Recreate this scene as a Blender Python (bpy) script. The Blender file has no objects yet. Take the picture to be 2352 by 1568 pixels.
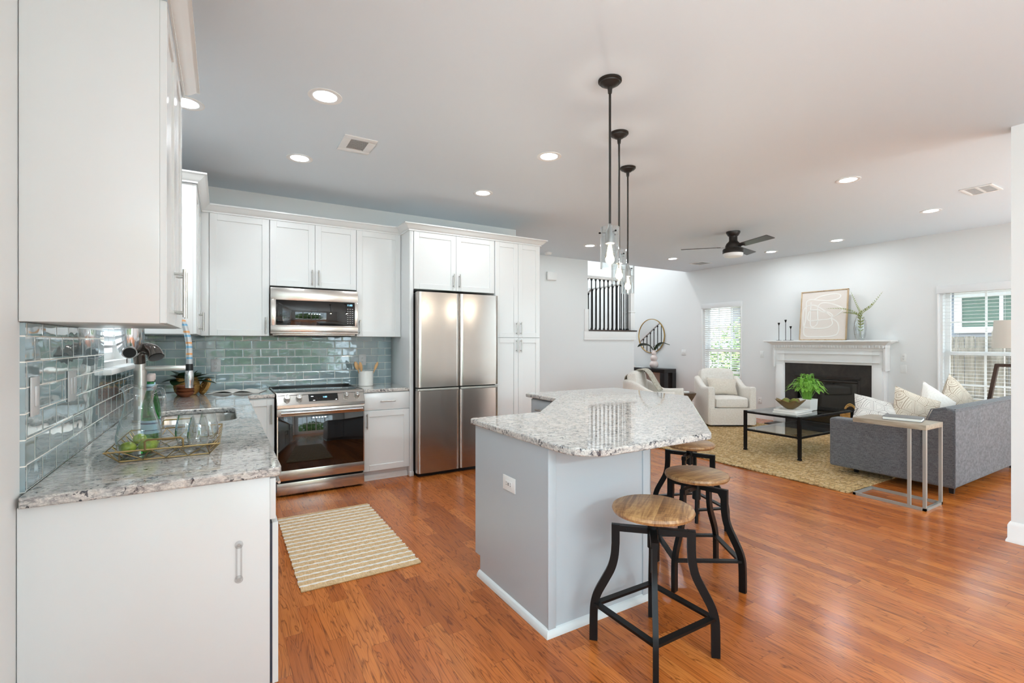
import bpy, bmesh, math, random
from mathutils import Vector, Matrix
random.seed(7)
PI = math.pi
SC = bpy.context.scene
COL = SC.collection
# ------------------------------------------------------------------ camera
FPX = 1104.0
TH = math.atan(666.2 / 1104.0)
cam = bpy.data.cameras.new('camera'); camo = bpy.data.objects.new('camera', cam); COL.objects.link(camo)
cam.sensor_width = 36.0; cam.lens = FPX / 2352 * 36.0
cam.shift_y = 3.4 / 2352; cam.clip_start = 0.05
camo.location = (0, 0, 1.37); camo.rotation_euler = (PI / 2, 0, -TH)
SC.camera = camo
# ------------------------------------------------------------------ world, exposure
w = bpy.data.worlds.new('world'); SC.world = w; w.use_nodes = True
bg = w.node_tree.nodes['Background']
bg.inputs[0].default_value = (0.73, 0.89, 1.0, 1); bg.inputs[1].default_value = 5.0
SC.view_settings.view_transform = 'Standard'; SC.view_settings.look = 'None'
SC.view_settings.exposure = 0.36; SC.view_settings.gamma = 1.0
SC.view_settings.use_curve_mapping = False
cy = SC.cycles
cy.max_bounces = 8; cy.diffuse_bounces = 4; cy.glossy_bounces = 4; cy.transmission_bounces = 6
cy.transparent_max_bounces = 16; cy.sample_clamp_indirect = 4.0; cy.caustics_reflective = False; cy.caustics_refractive = False
CEIL = 2.86
WL, WR, WF, WS = -0.525, 5.40, 8.37, 6.72     # left wall x, range wall y, fireplace wall x, stair wall y

def area(name, loc, rot, sx, sy, power, color=(1, 1, 1), shape='RECTANGLE', portal=False, spread=PI):
    l = bpy.data.lights.new(name, 'AREA'); l.shape = shape; l.size = sx
    if shape in ('RECTANGLE', 'ELLIPSE'): l.size_y = sy
    l.energy = power; l.color = color; l.spread = spread
    if portal: l.cycles.is_portal = True
    o = bpy.data.objects.new(name, l); o.location = loc; o.rotation_euler = rot; COL.objects.link(o)
    return o
# daylight comes in at the windows: portals at each opening
area('portal_dining', (1.6, -3.95, 1.45), (PI / 2, 0, 0), 3.6, 2.2, 1, portal=True)       # faces +Y
area('portal_dining_side', (WL + 0.02, -1.65, 1.45), (PI / 2, 0, -PI / 2), 4.1, 2.3, 1, portal=True)   # faces +X
area('portal_living', (6.6, -.38, 1.36), (PI / 2, 0, 0), 3.2, 2.5, 1, portal=True)
area('portal_fire_near', (WF - .01, 1.73, 1.23), (PI / 2, 0, PI / 2), 1.8, 1.8, 1, portal=True)      # faces -X
area('portal_fire_far', (WF - .01, 5.94, 1.23), (PI / 2, 0, PI / 2), 0.86, 1.8, 1, portal=True)
area('portal_sink', (WL + .01, 3.66, 1.75), (PI / 2, 0, -PI / 2), 0.95, 1.0, 1, portal=True)
area('portal_foyer', (7.0, 10.98, 4.1), (-PI / 2, 0, 0), 2.4, 2.4, 1, portal=True)
sun = bpy.data.lights.new('sun', 'SUN'); sun.energy = 26.0; sun.angle = .02; sun.color = (.88, .96, 1.0)
suno = bpy.data.objects.new('sun', sun); COL.objects.link(suno); suno.rotation_euler = (math.radians(24), 0, 0); suno.location = (2, -12, 14)   # high southern sun, added to light the unseen bounce slab behind the camera
CAN_W = 5.2; CAN_COL = (0.88, 0.955, 1.0)

# ------------------------------------------------------------------ node helpers
def srgb(r, g, b):
    f = lambda c: (c / 255 / 12.92) if c / 255 <= 0.04045 else ((c / 255 + 0.055) / 1.055) ** 2.4
    return (f(r), f(g), f(b), 1)
class N:
    def __init__(s, name):
        s.m = bpy.data.materials.new(name); s.m.use_nodes = True
        s.t = s.m.node_tree; s.b = s.t.nodes['Principled BSDF']; s.out = s.t.nodes['Material Output']
    def n(s, kind, **kw):
        x = s.t.nodes.new(kind)
        for k, v in kw.items(): setattr(x, k, v)
        return x
    def l(s, a, b): s.t.links.new(a, b)
    def set(s, n, i, v):
        if hasattr(v, 'links') or isinstance(v, bpy.types.NodeSocket): s.l(v, n.inputs[i])
        else: n.inputs[i].default_value = v
    def coord(s, kind='Object'): return s.n('ShaderNodeTexCoord').outputs[kind]
    def mapping(s, v, scale=(1, 1, 1), rot=(0, 0, 0), loc=(0, 0, 0)):
        x = s.n('ShaderNodeMapping'); s.l(v, x.inputs[0]); x.inputs['Scale'].default_value = scale
        x.inputs['Rotation'].default_value = rot; x.inputs['Location'].default_value = loc
        return x.outputs[0]
    def noise(s, v, scale, detail=3, rough=.5, dist=0):
        x = s.n('ShaderNodeTexNoise'); s.l(v, x.inputs['Vector']); x.inputs['Scale'].default_value = scale
        x.inputs['Detail'].default_value = detail; x.inputs['Roughness'].default_value = rough; x.inputs['Distortion'].default_value = dist
        return x.outputs[0]
    def voro(s, v, scale, feature='F1', out='Distance'):
        x = s.n('ShaderNodeTexVoronoi', feature=feature); s.l(v, x.inputs['Vector']); x.inputs['Scale'].default_value = scale
        return x.outputs[out]
    def ramp(s, f, pts, interp='LINEAR'):
        x = s.n('ShaderNodeValToRGB'); s.l(f, x.inputs[0]); r = x.color_ramp; r.interpolation = interp
        while len(r.elements) < len(pts): r.elements.new(.5)
        for e, (p, c) in zip(r.elements, pts):
            e.position = p; e.color = c if len(c) == 4 else (*c, 1)
        return x.outputs[0]
    def math(s, op, a, b=0.0, c=0.0):
        x = s.n('ShaderNodeMath', operation=op); s.set(x, 0, a); s.set(x, 1, b); s.set(x, 2, c); return x.outputs[0]
    def mix(s, f, a, b, blend='MIX'):
        x = s.n('ShaderNodeMix', data_type='RGBA', blend_type=blend); s.set(x, 0, f); s.set(x, 6, a); s.set(x, 7, b); return x.outputs[2]
    def sep(s, v):
        x = s.n('ShaderNodeSeparateXYZ'); s.l(v, x.inputs[0]); return x.outputs
    def comb(s, a, b, c):
        x = s.n('ShaderNodeCombineXYZ'); s.set(x, 0, a); s.set(x, 1, b); s.set(x, 2, c); return x.outputs[0]
    def white(s, v, out='Value'):
        x = s.n('ShaderNodeTexWhiteNoise', noise_dimensions='3D'); s.l(v, x.inputs['Vector']); return x.outputs[out]
    def bump(s, h, strength=.3, dist=.01):
        x = s.n('ShaderNodeBump'); s.l(h, x.inputs['Height']); x.inputs['Strength'].default_value = strength; x.inputs['Distance'].default_value = dist
        s.l(x.outputs[0], s.b.inputs['Normal']); return x
    def p(s, col=None, rough=None, metal=None, spec=None, coat=None, aniso=None, emit=None, estr=None, trans=None, sheen=None):
        for k, v in (('Base Color', col), ('Roughness', rough), ('Metallic', metal), ('Specular IOR Level', spec), ('Coat Weight', coat),
                     ('Anisotropic', aniso), ('Emission Color', emit), ('Emission Strength', estr), ('Transmission Weight', trans), ('Sheen Weight', sheen)):
            if v is not None: s.set(s.b, k, v)
        return s
M = {}
def flat(name, col, rough=.5, **kw):
    M[name] = N(name).p(col=srgb(*col), rough=rough, **kw).m
def paint(name, col, rough, bs=.03):
    n = N(name); n.p(col=srgb(*col), rough=rough); n.bump(n.noise(n.coord(), 180, 2), bs, .002); M[name] = n.m
paint('wall_paint', (233, 234, 233), .6)
paint('ceiling_paint', (228, 237, 244), .8)
paint('trim_paint', (242, 241, 239), .3, .01)
paint('cabinet_white', (228, 229, 228), .22, .008)
paint('gap_shade', (40, 46, 62), .6)
paint('island_grey', (184, 191, 196), .3, .01)
paint('island_base', (220, 224, 224), .35, .01)
flat('plate_white', (238, 238, 236), .35)
flat('plate_grey', (205, 205, 205), .35)
flat('slot_dark', (40, 40, 40), .5)
flat('black_metal', (24, 23, 23), .38, metal=.6)
flat('black_paint', (28, 27, 28), .35)
flat('bronze_dark', (48, 43, 40), .4, metal=.5)
flat('pewter', (150, 148, 145), .4, metal=.8)
flat('chrome', (205, 206, 208), .1, metal=1.0)
flat('chrome_dark_reflection', (104, 97, 92), .12, metal=1.0)  # chrome with its dark reflections put into the base colour, for the faucet elbow
flat('nickel', (186, 183, 178), .28, metal=1.0)
flat('brass', (196, 160, 96), .3, metal=1.0)
flat('mirror', (240, 242, 242), .02, metal=1.0)
flat('black_glass', (8, 8, 9), .03, coat=.5)
flat('black_plastic', (18, 18, 19), .4)
flat('ceramic_white', (240, 238, 233), .25)
flat('paper', (240, 237, 230), .7)
flat('book_grey', (120, 118, 116), .6)
flat('wire_gold', (158, 134, 92), .35, metal=.9)
flat('fan_blade', (38, 36, 36), .35)
flat('opal_glass', (242, 242, 240), .35)
flat('blind_white', (238, 238, 238), .45)
flat('silver_leg', (172, 171, 164), .45, metal=.55)
flat('lamp_wood', (66, 46, 36), .5)
flat('lamp_linen', (226, 219, 208), .9)
flat('moss', (112, 116, 48), .95)
flat('bowl_bronze', (122, 98, 58), .45, metal=.5)
flat('wooden_spoon', (206, 162, 112), .55)
flat('bottle_cap', (205, 190, 185), .35)
flat('blue_label', (160, 200, 216), .6)
flat('blue_dark', (50, 74, 110), .6)
flat('rubber', (20, 20, 20), .7)
flat('bulb_base', (120, 108, 92), .4, metal=.8)
flat('green_leaf_dark', (34, 58, 34), .35)
flat('green_fern', (128, 182, 62), .45)
flat('green_olive', (140, 152, 66), .5)
flat('green_bush', (92, 124, 52), .7)
flat('flower_pink', (226, 96, 118), .6)
flat('bounce_slab_pale', (214, 212, 208), .9)
flat('mulch', (120, 105, 86), .9)
flat('siding_trim', (205, 206, 208), .6)
flat('pink_shell', (214, 176, 150), .6)
flat('vase_pink', (228, 212, 206), .45)
flat('stair_dark', (62, 44, 36), .3)
flat('bud_orange', (236, 176, 96), .6)
M['art_line'] = N('art_line').p(col=srgb(240, 236, 230), rough=.7).m

def emit(name, col, strength):
    n = N(name); n.p(col=(0, 0, 0, 1), emit=(*col, 1), estr=strength); M[name] = n.m
emit('can_glow', CAN_COL, 14.0)
emit('filament', (1.0, 0.72, 0.40), 26.0)
emit('display_blue', (0.25, 0.65, 1.0), 3.0)
emit('hall_daylight', (.86, .93, 1), 1.0)

def thin_glass(name, tint=(1, 1, 1, 1), ior=1.45, rough=0.0, gain=1.0, ex=4.0):
    n = N(name); t = n.n('ShaderNodeBsdfTransparent'); t.inputs[0].default_value = tint
    g = n.n('ShaderNodeBsdfGlossy'); g.inputs['Roughness'].default_value = rough
    lw = n.n('ShaderNodeLayerWeight'); f0 = ((ior - 1) / (ior + 1)) ** 2
    f = n.math('ADD', f0, n.math('MULTIPLY', 1 - f0, n.math('POWER', lw.outputs['Facing'], ex)))
    lw.inputs['Blend'].default_value = .5
    mx = n.n('ShaderNodeMixShader'); n.l(n.math('MINIMUM', n.math('MULTIPLY', f, gain), 1.0), mx.inputs[0])
    n.l(t.outputs[0], mx.inputs[1]); n.l(g.outputs[0], mx.inputs[2]); n.l(mx.outputs[0], n.out.inputs[0]); M[name] = n.m
thin_glass('window_glass', (.97, .985, .98, 1))
thin_glass('clear_glass', (.95, .965, .965, 1), 1.5, .02, 2.2, 3.0)
thin_glass('bulb_glass', (1, .97, .92, 1), 1.4)
thin_glass('green_glass', (.22, .68, .30, 1), 1.5, .03)
thin_glass('table_glass', (.84, .88, .88, 1), 1.5)
thin_glass('clear_plastic', (.93, .93, .93, 1), 1.45, .2)

def granite():
    n = N('granite'); c = n.coord()
    r1 = n.mapping(c, (1.0, 1.9, 1.9), (0, 0, .35))
    cloud = n.noise(r1, 26, 5, .65, .8)
    base = n.ramp(cloud, [(.34, srgb(150, 146, 143)), (.45, srgb(196, 191, 186)), (.56, srgb(220, 215, 208)), (.70, srgb(196, 187, 176))])
    streak = n.noise(n.mapping(c, (1, 2.6, 2.6), (0, 0, .35)), 42, 5, .72, .6)
    sm = n.ramp(streak, [(.50, (0, 0, 0)), (.57, (1, 1, 1))])
    patch = n.ramp(n.noise(r1, 7, 3), [(.38, (.1, .1, .1)), (.60, (1, 1, 1))])
    col = n.mix(n.math('MULTIPLY', sm, n.math('MULTIPLY', patch, .70)), base, srgb(92, 90, 94))
    fl = n.noise(c, 62, 3, .6, .5)
    fm = n.ramp(fl, [(.555, (0, 0, 0)), (.60, (1, 1, 1))])
    fm2 = n.math('MULTIPLY', fm, n.ramp(n.noise(c, 18, 2), [(.47, (0, 0, 0)), (.57, (1, 1, 1))]))
    col = n.mix(n.math('MULTIPLY', fm2, .95), col, srgb(44, 46, 56))
    grain = n.ramp(n.noise(c, 260, 2), [(.5, (0, 0, 0)), (.68, (1, 1, 1))])
    col = n.mix(n.math('MULTIPLY', grain, .35), col, srgb(128, 124, 124))
    n.p(col=col, rough=.07, coat=.3); n.b.inputs['Coat Roughness'].default_value = .03
    M['granite'] = n.m
granite()

def tiles(name, axis):
    n = N(name); c = n.coord(); s = n.sep(c)
    v = n.comb(s[0] if axis == 'x' else s[1], s[2], 0.0)
    b = n.n('ShaderNodeTexBrick'); n.l(n.mapping(v, loc=(0.055, -.914, 0)), b.inputs['Vector'])
    b.offset = .5; b.inputs['Scale'].default_value = 1; b.inputs['Brick Width'].default_value = .1555; b.inputs['Row Height'].default_value = .0795
    b.inputs['Mortar Size'].default_value = .0022; b.inputs['Mortar Smooth'].default_value = .2; b.inputs['Bias'].default_value = 0
    b.inputs['Color1'].default_value = srgb(136, 156, 161); b.inputs['Color2'].default_value = srgb(158, 176, 180); b.inputs['Mortar'].default_value = srgb(244, 243, 236)
    n.p(col=b.outputs['Color'], coat=.6); n.l(n.math('MULTIPLY', n.math('SUBTRACT', 1.0, b.outputs['Fac']), .8), n.b.inputs['Specular IOR Level'])
    r = n.ramp(b.outputs['Fac'], [(0, (.06, .06, .06)), (1, (.8, .8, .8))]); n.l(r, n.b.inputs['Roughness'])
    n.l(n.math('SUBTRACT', 1.0, b.outputs['Fac']), n.b.inputs['Coat Weight']); n.b.inputs['Coat Roughness'].default_value = .02
    # pillowed glass tile: waviness plus a cushion edge
    b2 = n.n('ShaderNodeTexBrick'); n.l(n.mapping(v, loc=(0.055, -.914, 0)), b2.inputs['Vector'])
    b2.offset = .5; b2.inputs['Scale'].default_value = 1; b2.inputs['Brick Width'].default_value = .1555; b2.inputs['Row Height'].default_value = .0795
    b2.inputs['Mortar Size'].default_value = .009; b2.inputs['Mortar Smooth'].default_value = 1.0
    wav = n.noise(n.mapping(v, (5, 9, 1)), 1.6, 1)
    h = n.math('ADD', n.math('MULTIPLY', n.math('SUBTRACT', 1.0, b2.outputs['Fac']), .35), n.math('MULTIPLY', wav, .9))
    bp = n.bump(h, .5, .004)
    n.l(bp.outputs[0], n.b.inputs['Coat Normal'])
    M[name] = n.m
tiles('tile_left', 'y'); tiles('tile_range', 'x')

def planks():
    n = N('oak_planks'); c = n.coord(); s = n.sep(c)
    PW = .083
    row = n.math('FLOOR', n.math('DIVIDE', s[0], PW))
    off = n.math('MULTIPLY', n.white(n.comb(row, 3.1, 0)), 7.0)
    ln = n.math('ADD', .55, n.math('MULTIPLY', n.white(n.comb(row, 9.7, 1)), .55))
    yy = n.math('DIVIDE', n.math('ADD', s[1], off), ln)
    idx = n.math('FLOOR', yy)
    rnd = n.white(n.comb(row, idx, 0)); rnd2 = n.white(n.comb(row, idx, 5))
    fx = n.math('FRACT', n.math('DIVIDE', s[0], PW)); fy = n.math('FRACT', yy)
    ex = n.math('MINIMUM', fx, n.math('SUBTRACT', 1.0, fx))
    ey = n.math('MULTIPLY', n.math('MINIMUM', fy, n.math('SUBTRACT', 1.0, fy)), 9.0)
    seam = n.ramp(n.math('MINIMUM', ex, ey), [(.004, (0, 0, 0)), (.018, (1, 1, 1))])
    base = n.ramp(rnd, [(0, srgb(166, 88, 36)), (.3, srgb(184, 101, 43)), (.6, srgb(196, 110, 48)), (.85, srgb(206, 122, 56)), (1, srgb(172, 92, 38))])
    gv = n.comb(n.math('ADD', n.math('MULTIPLY', s[0], 30), n.math('MULTIPLY', rnd, 60)), n.math('ADD', n.math('MULTIPLY', s[1], 2.6), n.math('MULTIPLY', rnd2, 40)), 0.0)
    g1 = n.noise(gv, .8, 2, .45, .9)
    rings = n.math('FRACT', n.math('MULTIPLY', g1, 7.5))
    rm = n.ramp(rings, [(0, (1, 1, 1)), (.10, (.35, .35, .35)), (.30, (.05, .05, .05)), (.85, (0, 0, 0)), (1, (.7, .7, .7))])
    pores = n.noise(n.comb(n.math('MULTIPLY', s[0], 170), n.math('ADD', n.math('MULTIPLY', s[1], 4.5), n.math('MULTIPLY', rnd, 50)), 0.0), 1, 3)
    pm = n.ramp(pores, [(.50, (0, 0, 0)), (.66, (1, 1, 1))])
    col = n.mix(n.math('MULTIPLY', rm, .8), base, srgb(92, 40, 16))
    col = n.mix(n.math('MULTIPLY', pm, .30), col, srgb(112, 54, 24))
    col = n.mix(n.math('MULTIPLY', n.math('SUBTRACT', 1.0, seam), .45), col, srgb(70, 32, 16))
    n.p(col=col, spec=.45)
    rr = n.math('ADD', .16, n.math('MULTIPLY', n.noise(c, 7, 2), .12)); n.l(rr, n.b.inputs['Roughness'])
    n.bump(n.math('ADD', n.math('MULTIPLY', seam, .5), n.math('ADD', n.math('MULTIPLY', rnd2, .25), n.math('MULTIPLY', n.noise(n.comb(n.math('MULTIPLY', s[0], 14), s[1], 0.0), 2, 2), .45))), .22, .003)
    M['oak_planks'] = n.m
planks()

def steel(name, col, rough, dirn):
    n = N(name); c = n.coord()
    sc = {'x': (1.5, 300, 300), 'z': (300, 300, 1.5)}[dirn]
    g = n.noise(n.mapping(c, sc), 1, 2)
    n.p(col=srgb(*col), metal=1.0)
    n.l(n.math('ADD', rough - .05, n.math('MULTIPLY', g, .1)), n.b.inputs['Roughness'])
    n.bump(g, .06, .001); M[name] = n.m
steel('stainless', (178, 170, 163), .24, 'x')
steel('stainless_bright', (208, 203, 197), .2, 'x')
steel('stainless_sink', (196, 192, 186), .22, 'z')

def fabric(name, c1, c2, scale=420, rough=.95, bs=.35):
    n = N(name); c = n.coord(); s = n.sep(c)
    a = n.noise(n.mapping(c, (1, .12, 1)), scale, 2); b = n.noise(n.mapping(c, (.12, 1, .2)), scale, 2)
    f = n.math('ADD', n.math('MULTIPLY', a, .5), n.math('MULTIPLY', b, .5))
    n.p(col=n.ramp(f, [(.35, srgb(*c1)), (.65, srgb(*c2))]), rough=rough, sheen=.15); n.bump(f, bs, .002); M[name] = n.m
fabric('sofa_fabric', (74, 75, 78), (122, 123, 126), 260)
fabric('cream_fabric', (222, 213, 202), (242, 236, 228), 300)
fabric('cream_pillow', (206, 194, 178), (228, 217, 203), 300)
fabric('white_pillow', (224, 216, 206), (240, 234, 226), 300)
fabric('throw_knit', (150, 138, 118), (206, 199, 184), 90)
fabric('mat_weave', (186, 150, 104), (228, 196, 152), 160)
fabric('mat_yarn', (228, 224, 218), (246, 243, 238), 120)

def jute():
    n = N('jute'); c = n.coord(); s = n.sep(c)
    wob = n.noise(c, 14, 3)
    rowf = n.math('ADD', n.math('MULTIPLY', s[0], 1 / .030), n.math('MULTIPLY', wob, .8))
    row = n.math('FLOOR', rowf); fx = n.math('FRACT', rowf)
    kn = n.math('ADD', n.math('MULTIPLY', s[1], 1 / .046), n.math('ADD', n.math('MULTIPLY', n.white(n.comb(row, 1.0, 2.0)), 3.0), n.math('MULTIPLY', n.noise(c, 30, 2), 1.2)))
    fy = n.math('FRACT', kn); idx = n.math('FLOOR', kn)
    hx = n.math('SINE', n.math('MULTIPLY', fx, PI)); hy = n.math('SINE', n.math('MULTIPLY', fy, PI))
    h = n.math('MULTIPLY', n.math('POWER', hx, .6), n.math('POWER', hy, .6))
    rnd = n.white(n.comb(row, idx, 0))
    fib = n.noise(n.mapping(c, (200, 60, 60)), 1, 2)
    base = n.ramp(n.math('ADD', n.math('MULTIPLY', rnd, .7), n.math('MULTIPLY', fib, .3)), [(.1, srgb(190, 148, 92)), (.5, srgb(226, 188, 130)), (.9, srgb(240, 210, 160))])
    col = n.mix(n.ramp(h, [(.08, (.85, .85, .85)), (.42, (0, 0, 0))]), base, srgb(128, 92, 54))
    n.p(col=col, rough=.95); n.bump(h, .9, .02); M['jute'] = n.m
jute()

def wood(name, dark, mid, light, sc=(3, 40, 40), rough=.45, rot=(0, 0, 0)):
    n = N(name); c = n.coord(); v = n.mapping(c, sc, rot)
    g = n.noise(v, 1, 4, .6, .8); g2 = n.noise(n.mapping(c, (sc[0] * 3, sc[1] * 6, sc[2] * 6), rot), 1, 2)
    f = n.math('ADD', n.math('MULTIPLY', g, .75), n.math('MULTIPLY', g2, .25))
    n.p(col=n.ramp(f, [(.32, srgb(*dark)), (.5, srgb(*mid)), (.66, srgb(*light))]), rough=rough); n.bump(g2, .15, .002); M[name] = n.m
wood('weathered_top', (136, 122, 104), (160, 146, 126), (182, 168, 148), (40, 3, 40))
wood('walnut_bowl', (88, 44, 22), (124, 66, 36), (150, 88, 50), (4, 4, 60))
wood('basket_weave', (122, 84, 36), (184, 138, 74), (214, 172, 104), (22, 22, 80), .8)
wood('bronze_table', (70, 54, 42), (98, 78, 60), (122, 100, 80), (9, 9, 9), .4)
wood('art_frame_wood', (168, 140, 108), (192, 164, 130), (206, 182, 150), (20, 20, 6))
wood('fence_wood', (92, 86, 80), (124, 117, 109), (150, 143, 134), (2, 30, 2), .9)
wood('greige_slate', (30, 27, 25), (44, 40, 37), (58, 52, 48), (5, 5, 5), .45)
def mango():
    n = N('mango_seat'); c = n.coord(); s = n.sep(c)
    band = n.math('FLOOR', n.math('MULTIPLY', n.math('ADD', s[1], .5), 8.5))
    rnd = n.white(n.comb(band, 4.0, 1.0))
    sh = n.comb(n.math('ADD', n.math('MULTIPLY', s[0], 5), n.math('MULTIPLY', rnd, 30)), n.math('MULTIPLY', s[1], 55), n.math('MULTIPLY', s[2], 20))
    g = n.noise(sh, 1, 4, .6, 1.0)
    saw = n.noise(n.comb(n.math('MULTIPLY', s[0], 90), n.math('MULTIPLY', s[1], 6), 0.0), 1, 2)
    f = n.math('ADD', n.math('MULTIPLY', g, .6), n.math('ADD', n.math('MULTIPLY', saw, .25), n.math('MULTIPLY', rnd, .2)))
    n.p(col=n.ramp(f, [(.34, srgb(98, 62, 36)), (.5, srgb(158, 114, 72)), (.64, srgb(196, 154, 104)), (.8, srgb(170, 124, 78))]), rough=.38)
    n.bump(saw, .15, .002); M['mango_seat'] = n.m
mango()
def pattern_pillow(name, ground, line, sc):
    n = N(name); c = n.coord()
    v = n.mapping(c, (sc, sc, sc), (0, 0, .5)); d = n.voro(v, 1.0, 'DISTANCE_TO_EDGE')
    r = n.math('FRACT', n.math('MULTIPLY', d, 9.0))
    m = n.ramp(r, [(.10, (1, 1, 1)), (.22, (0, 0, 0))]); m2 = n.ramp(d, [(.28, (1, 1, 1)), (.34, (.15, .15, .15))])
    f = n.math('MULTIPLY', m, m2)
    n.p(col=n.mix(f, srgb(*ground), srgb(*line)), rough=.95); M[name] = n.m
pattern_pillow('hex_pillow_grey', (224, 219, 212), (138, 132, 128), 9)
pattern_pillow('hex_pillow_tan', (218, 205, 187), (152, 130, 108), 9)
def siding():
    n = N('house_siding'); c = n.coord(); s = n.sep(c)
    f = n.math('FRACT', n.math('MULTIPLY', s[2], 1 / .14))
    n.p(col=srgb(132, 137, 148), rough=.7); n.bump(f, .8, .02); M['house_siding'] = n.m
siding()
def lime():
    n = N('lime_skin'); c = n.coord()
    n.p(col=n.ramp(n.noise(c, 30, 2), [(.35, srgb(104, 130, 28)), (.65, srgb(164, 182, 56))]), rough=.35); n.bump(n.noise(c, 400, 1), .1, .001); M['lime_skin'] = n.m
lime()
def stripe_hose():
    n = N('hose_stripe'); c = n.coord(); s = n.sep(c)
    ang = n.math('ARCTAN2', s[1], s[0])
    t = n.math('FRACT', n.math('ADD', n.math('MULTIPLY', s[2], 15.0), n.math('DIVIDE', ang, 2 * PI)))
    n.p(col=n.ramp(t, [(0, srgb(196, 200, 202)), (.38, srgb(110, 170, 205)), (.55, srgb(200, 202, 204)), (.75, srgb(222, 160, 104)), (.92, srgb(200, 202, 204))], 'CONSTANT'), rough=.35, metal=.2); M['hose_stripe'] = n.m
stripe_hose()

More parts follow.
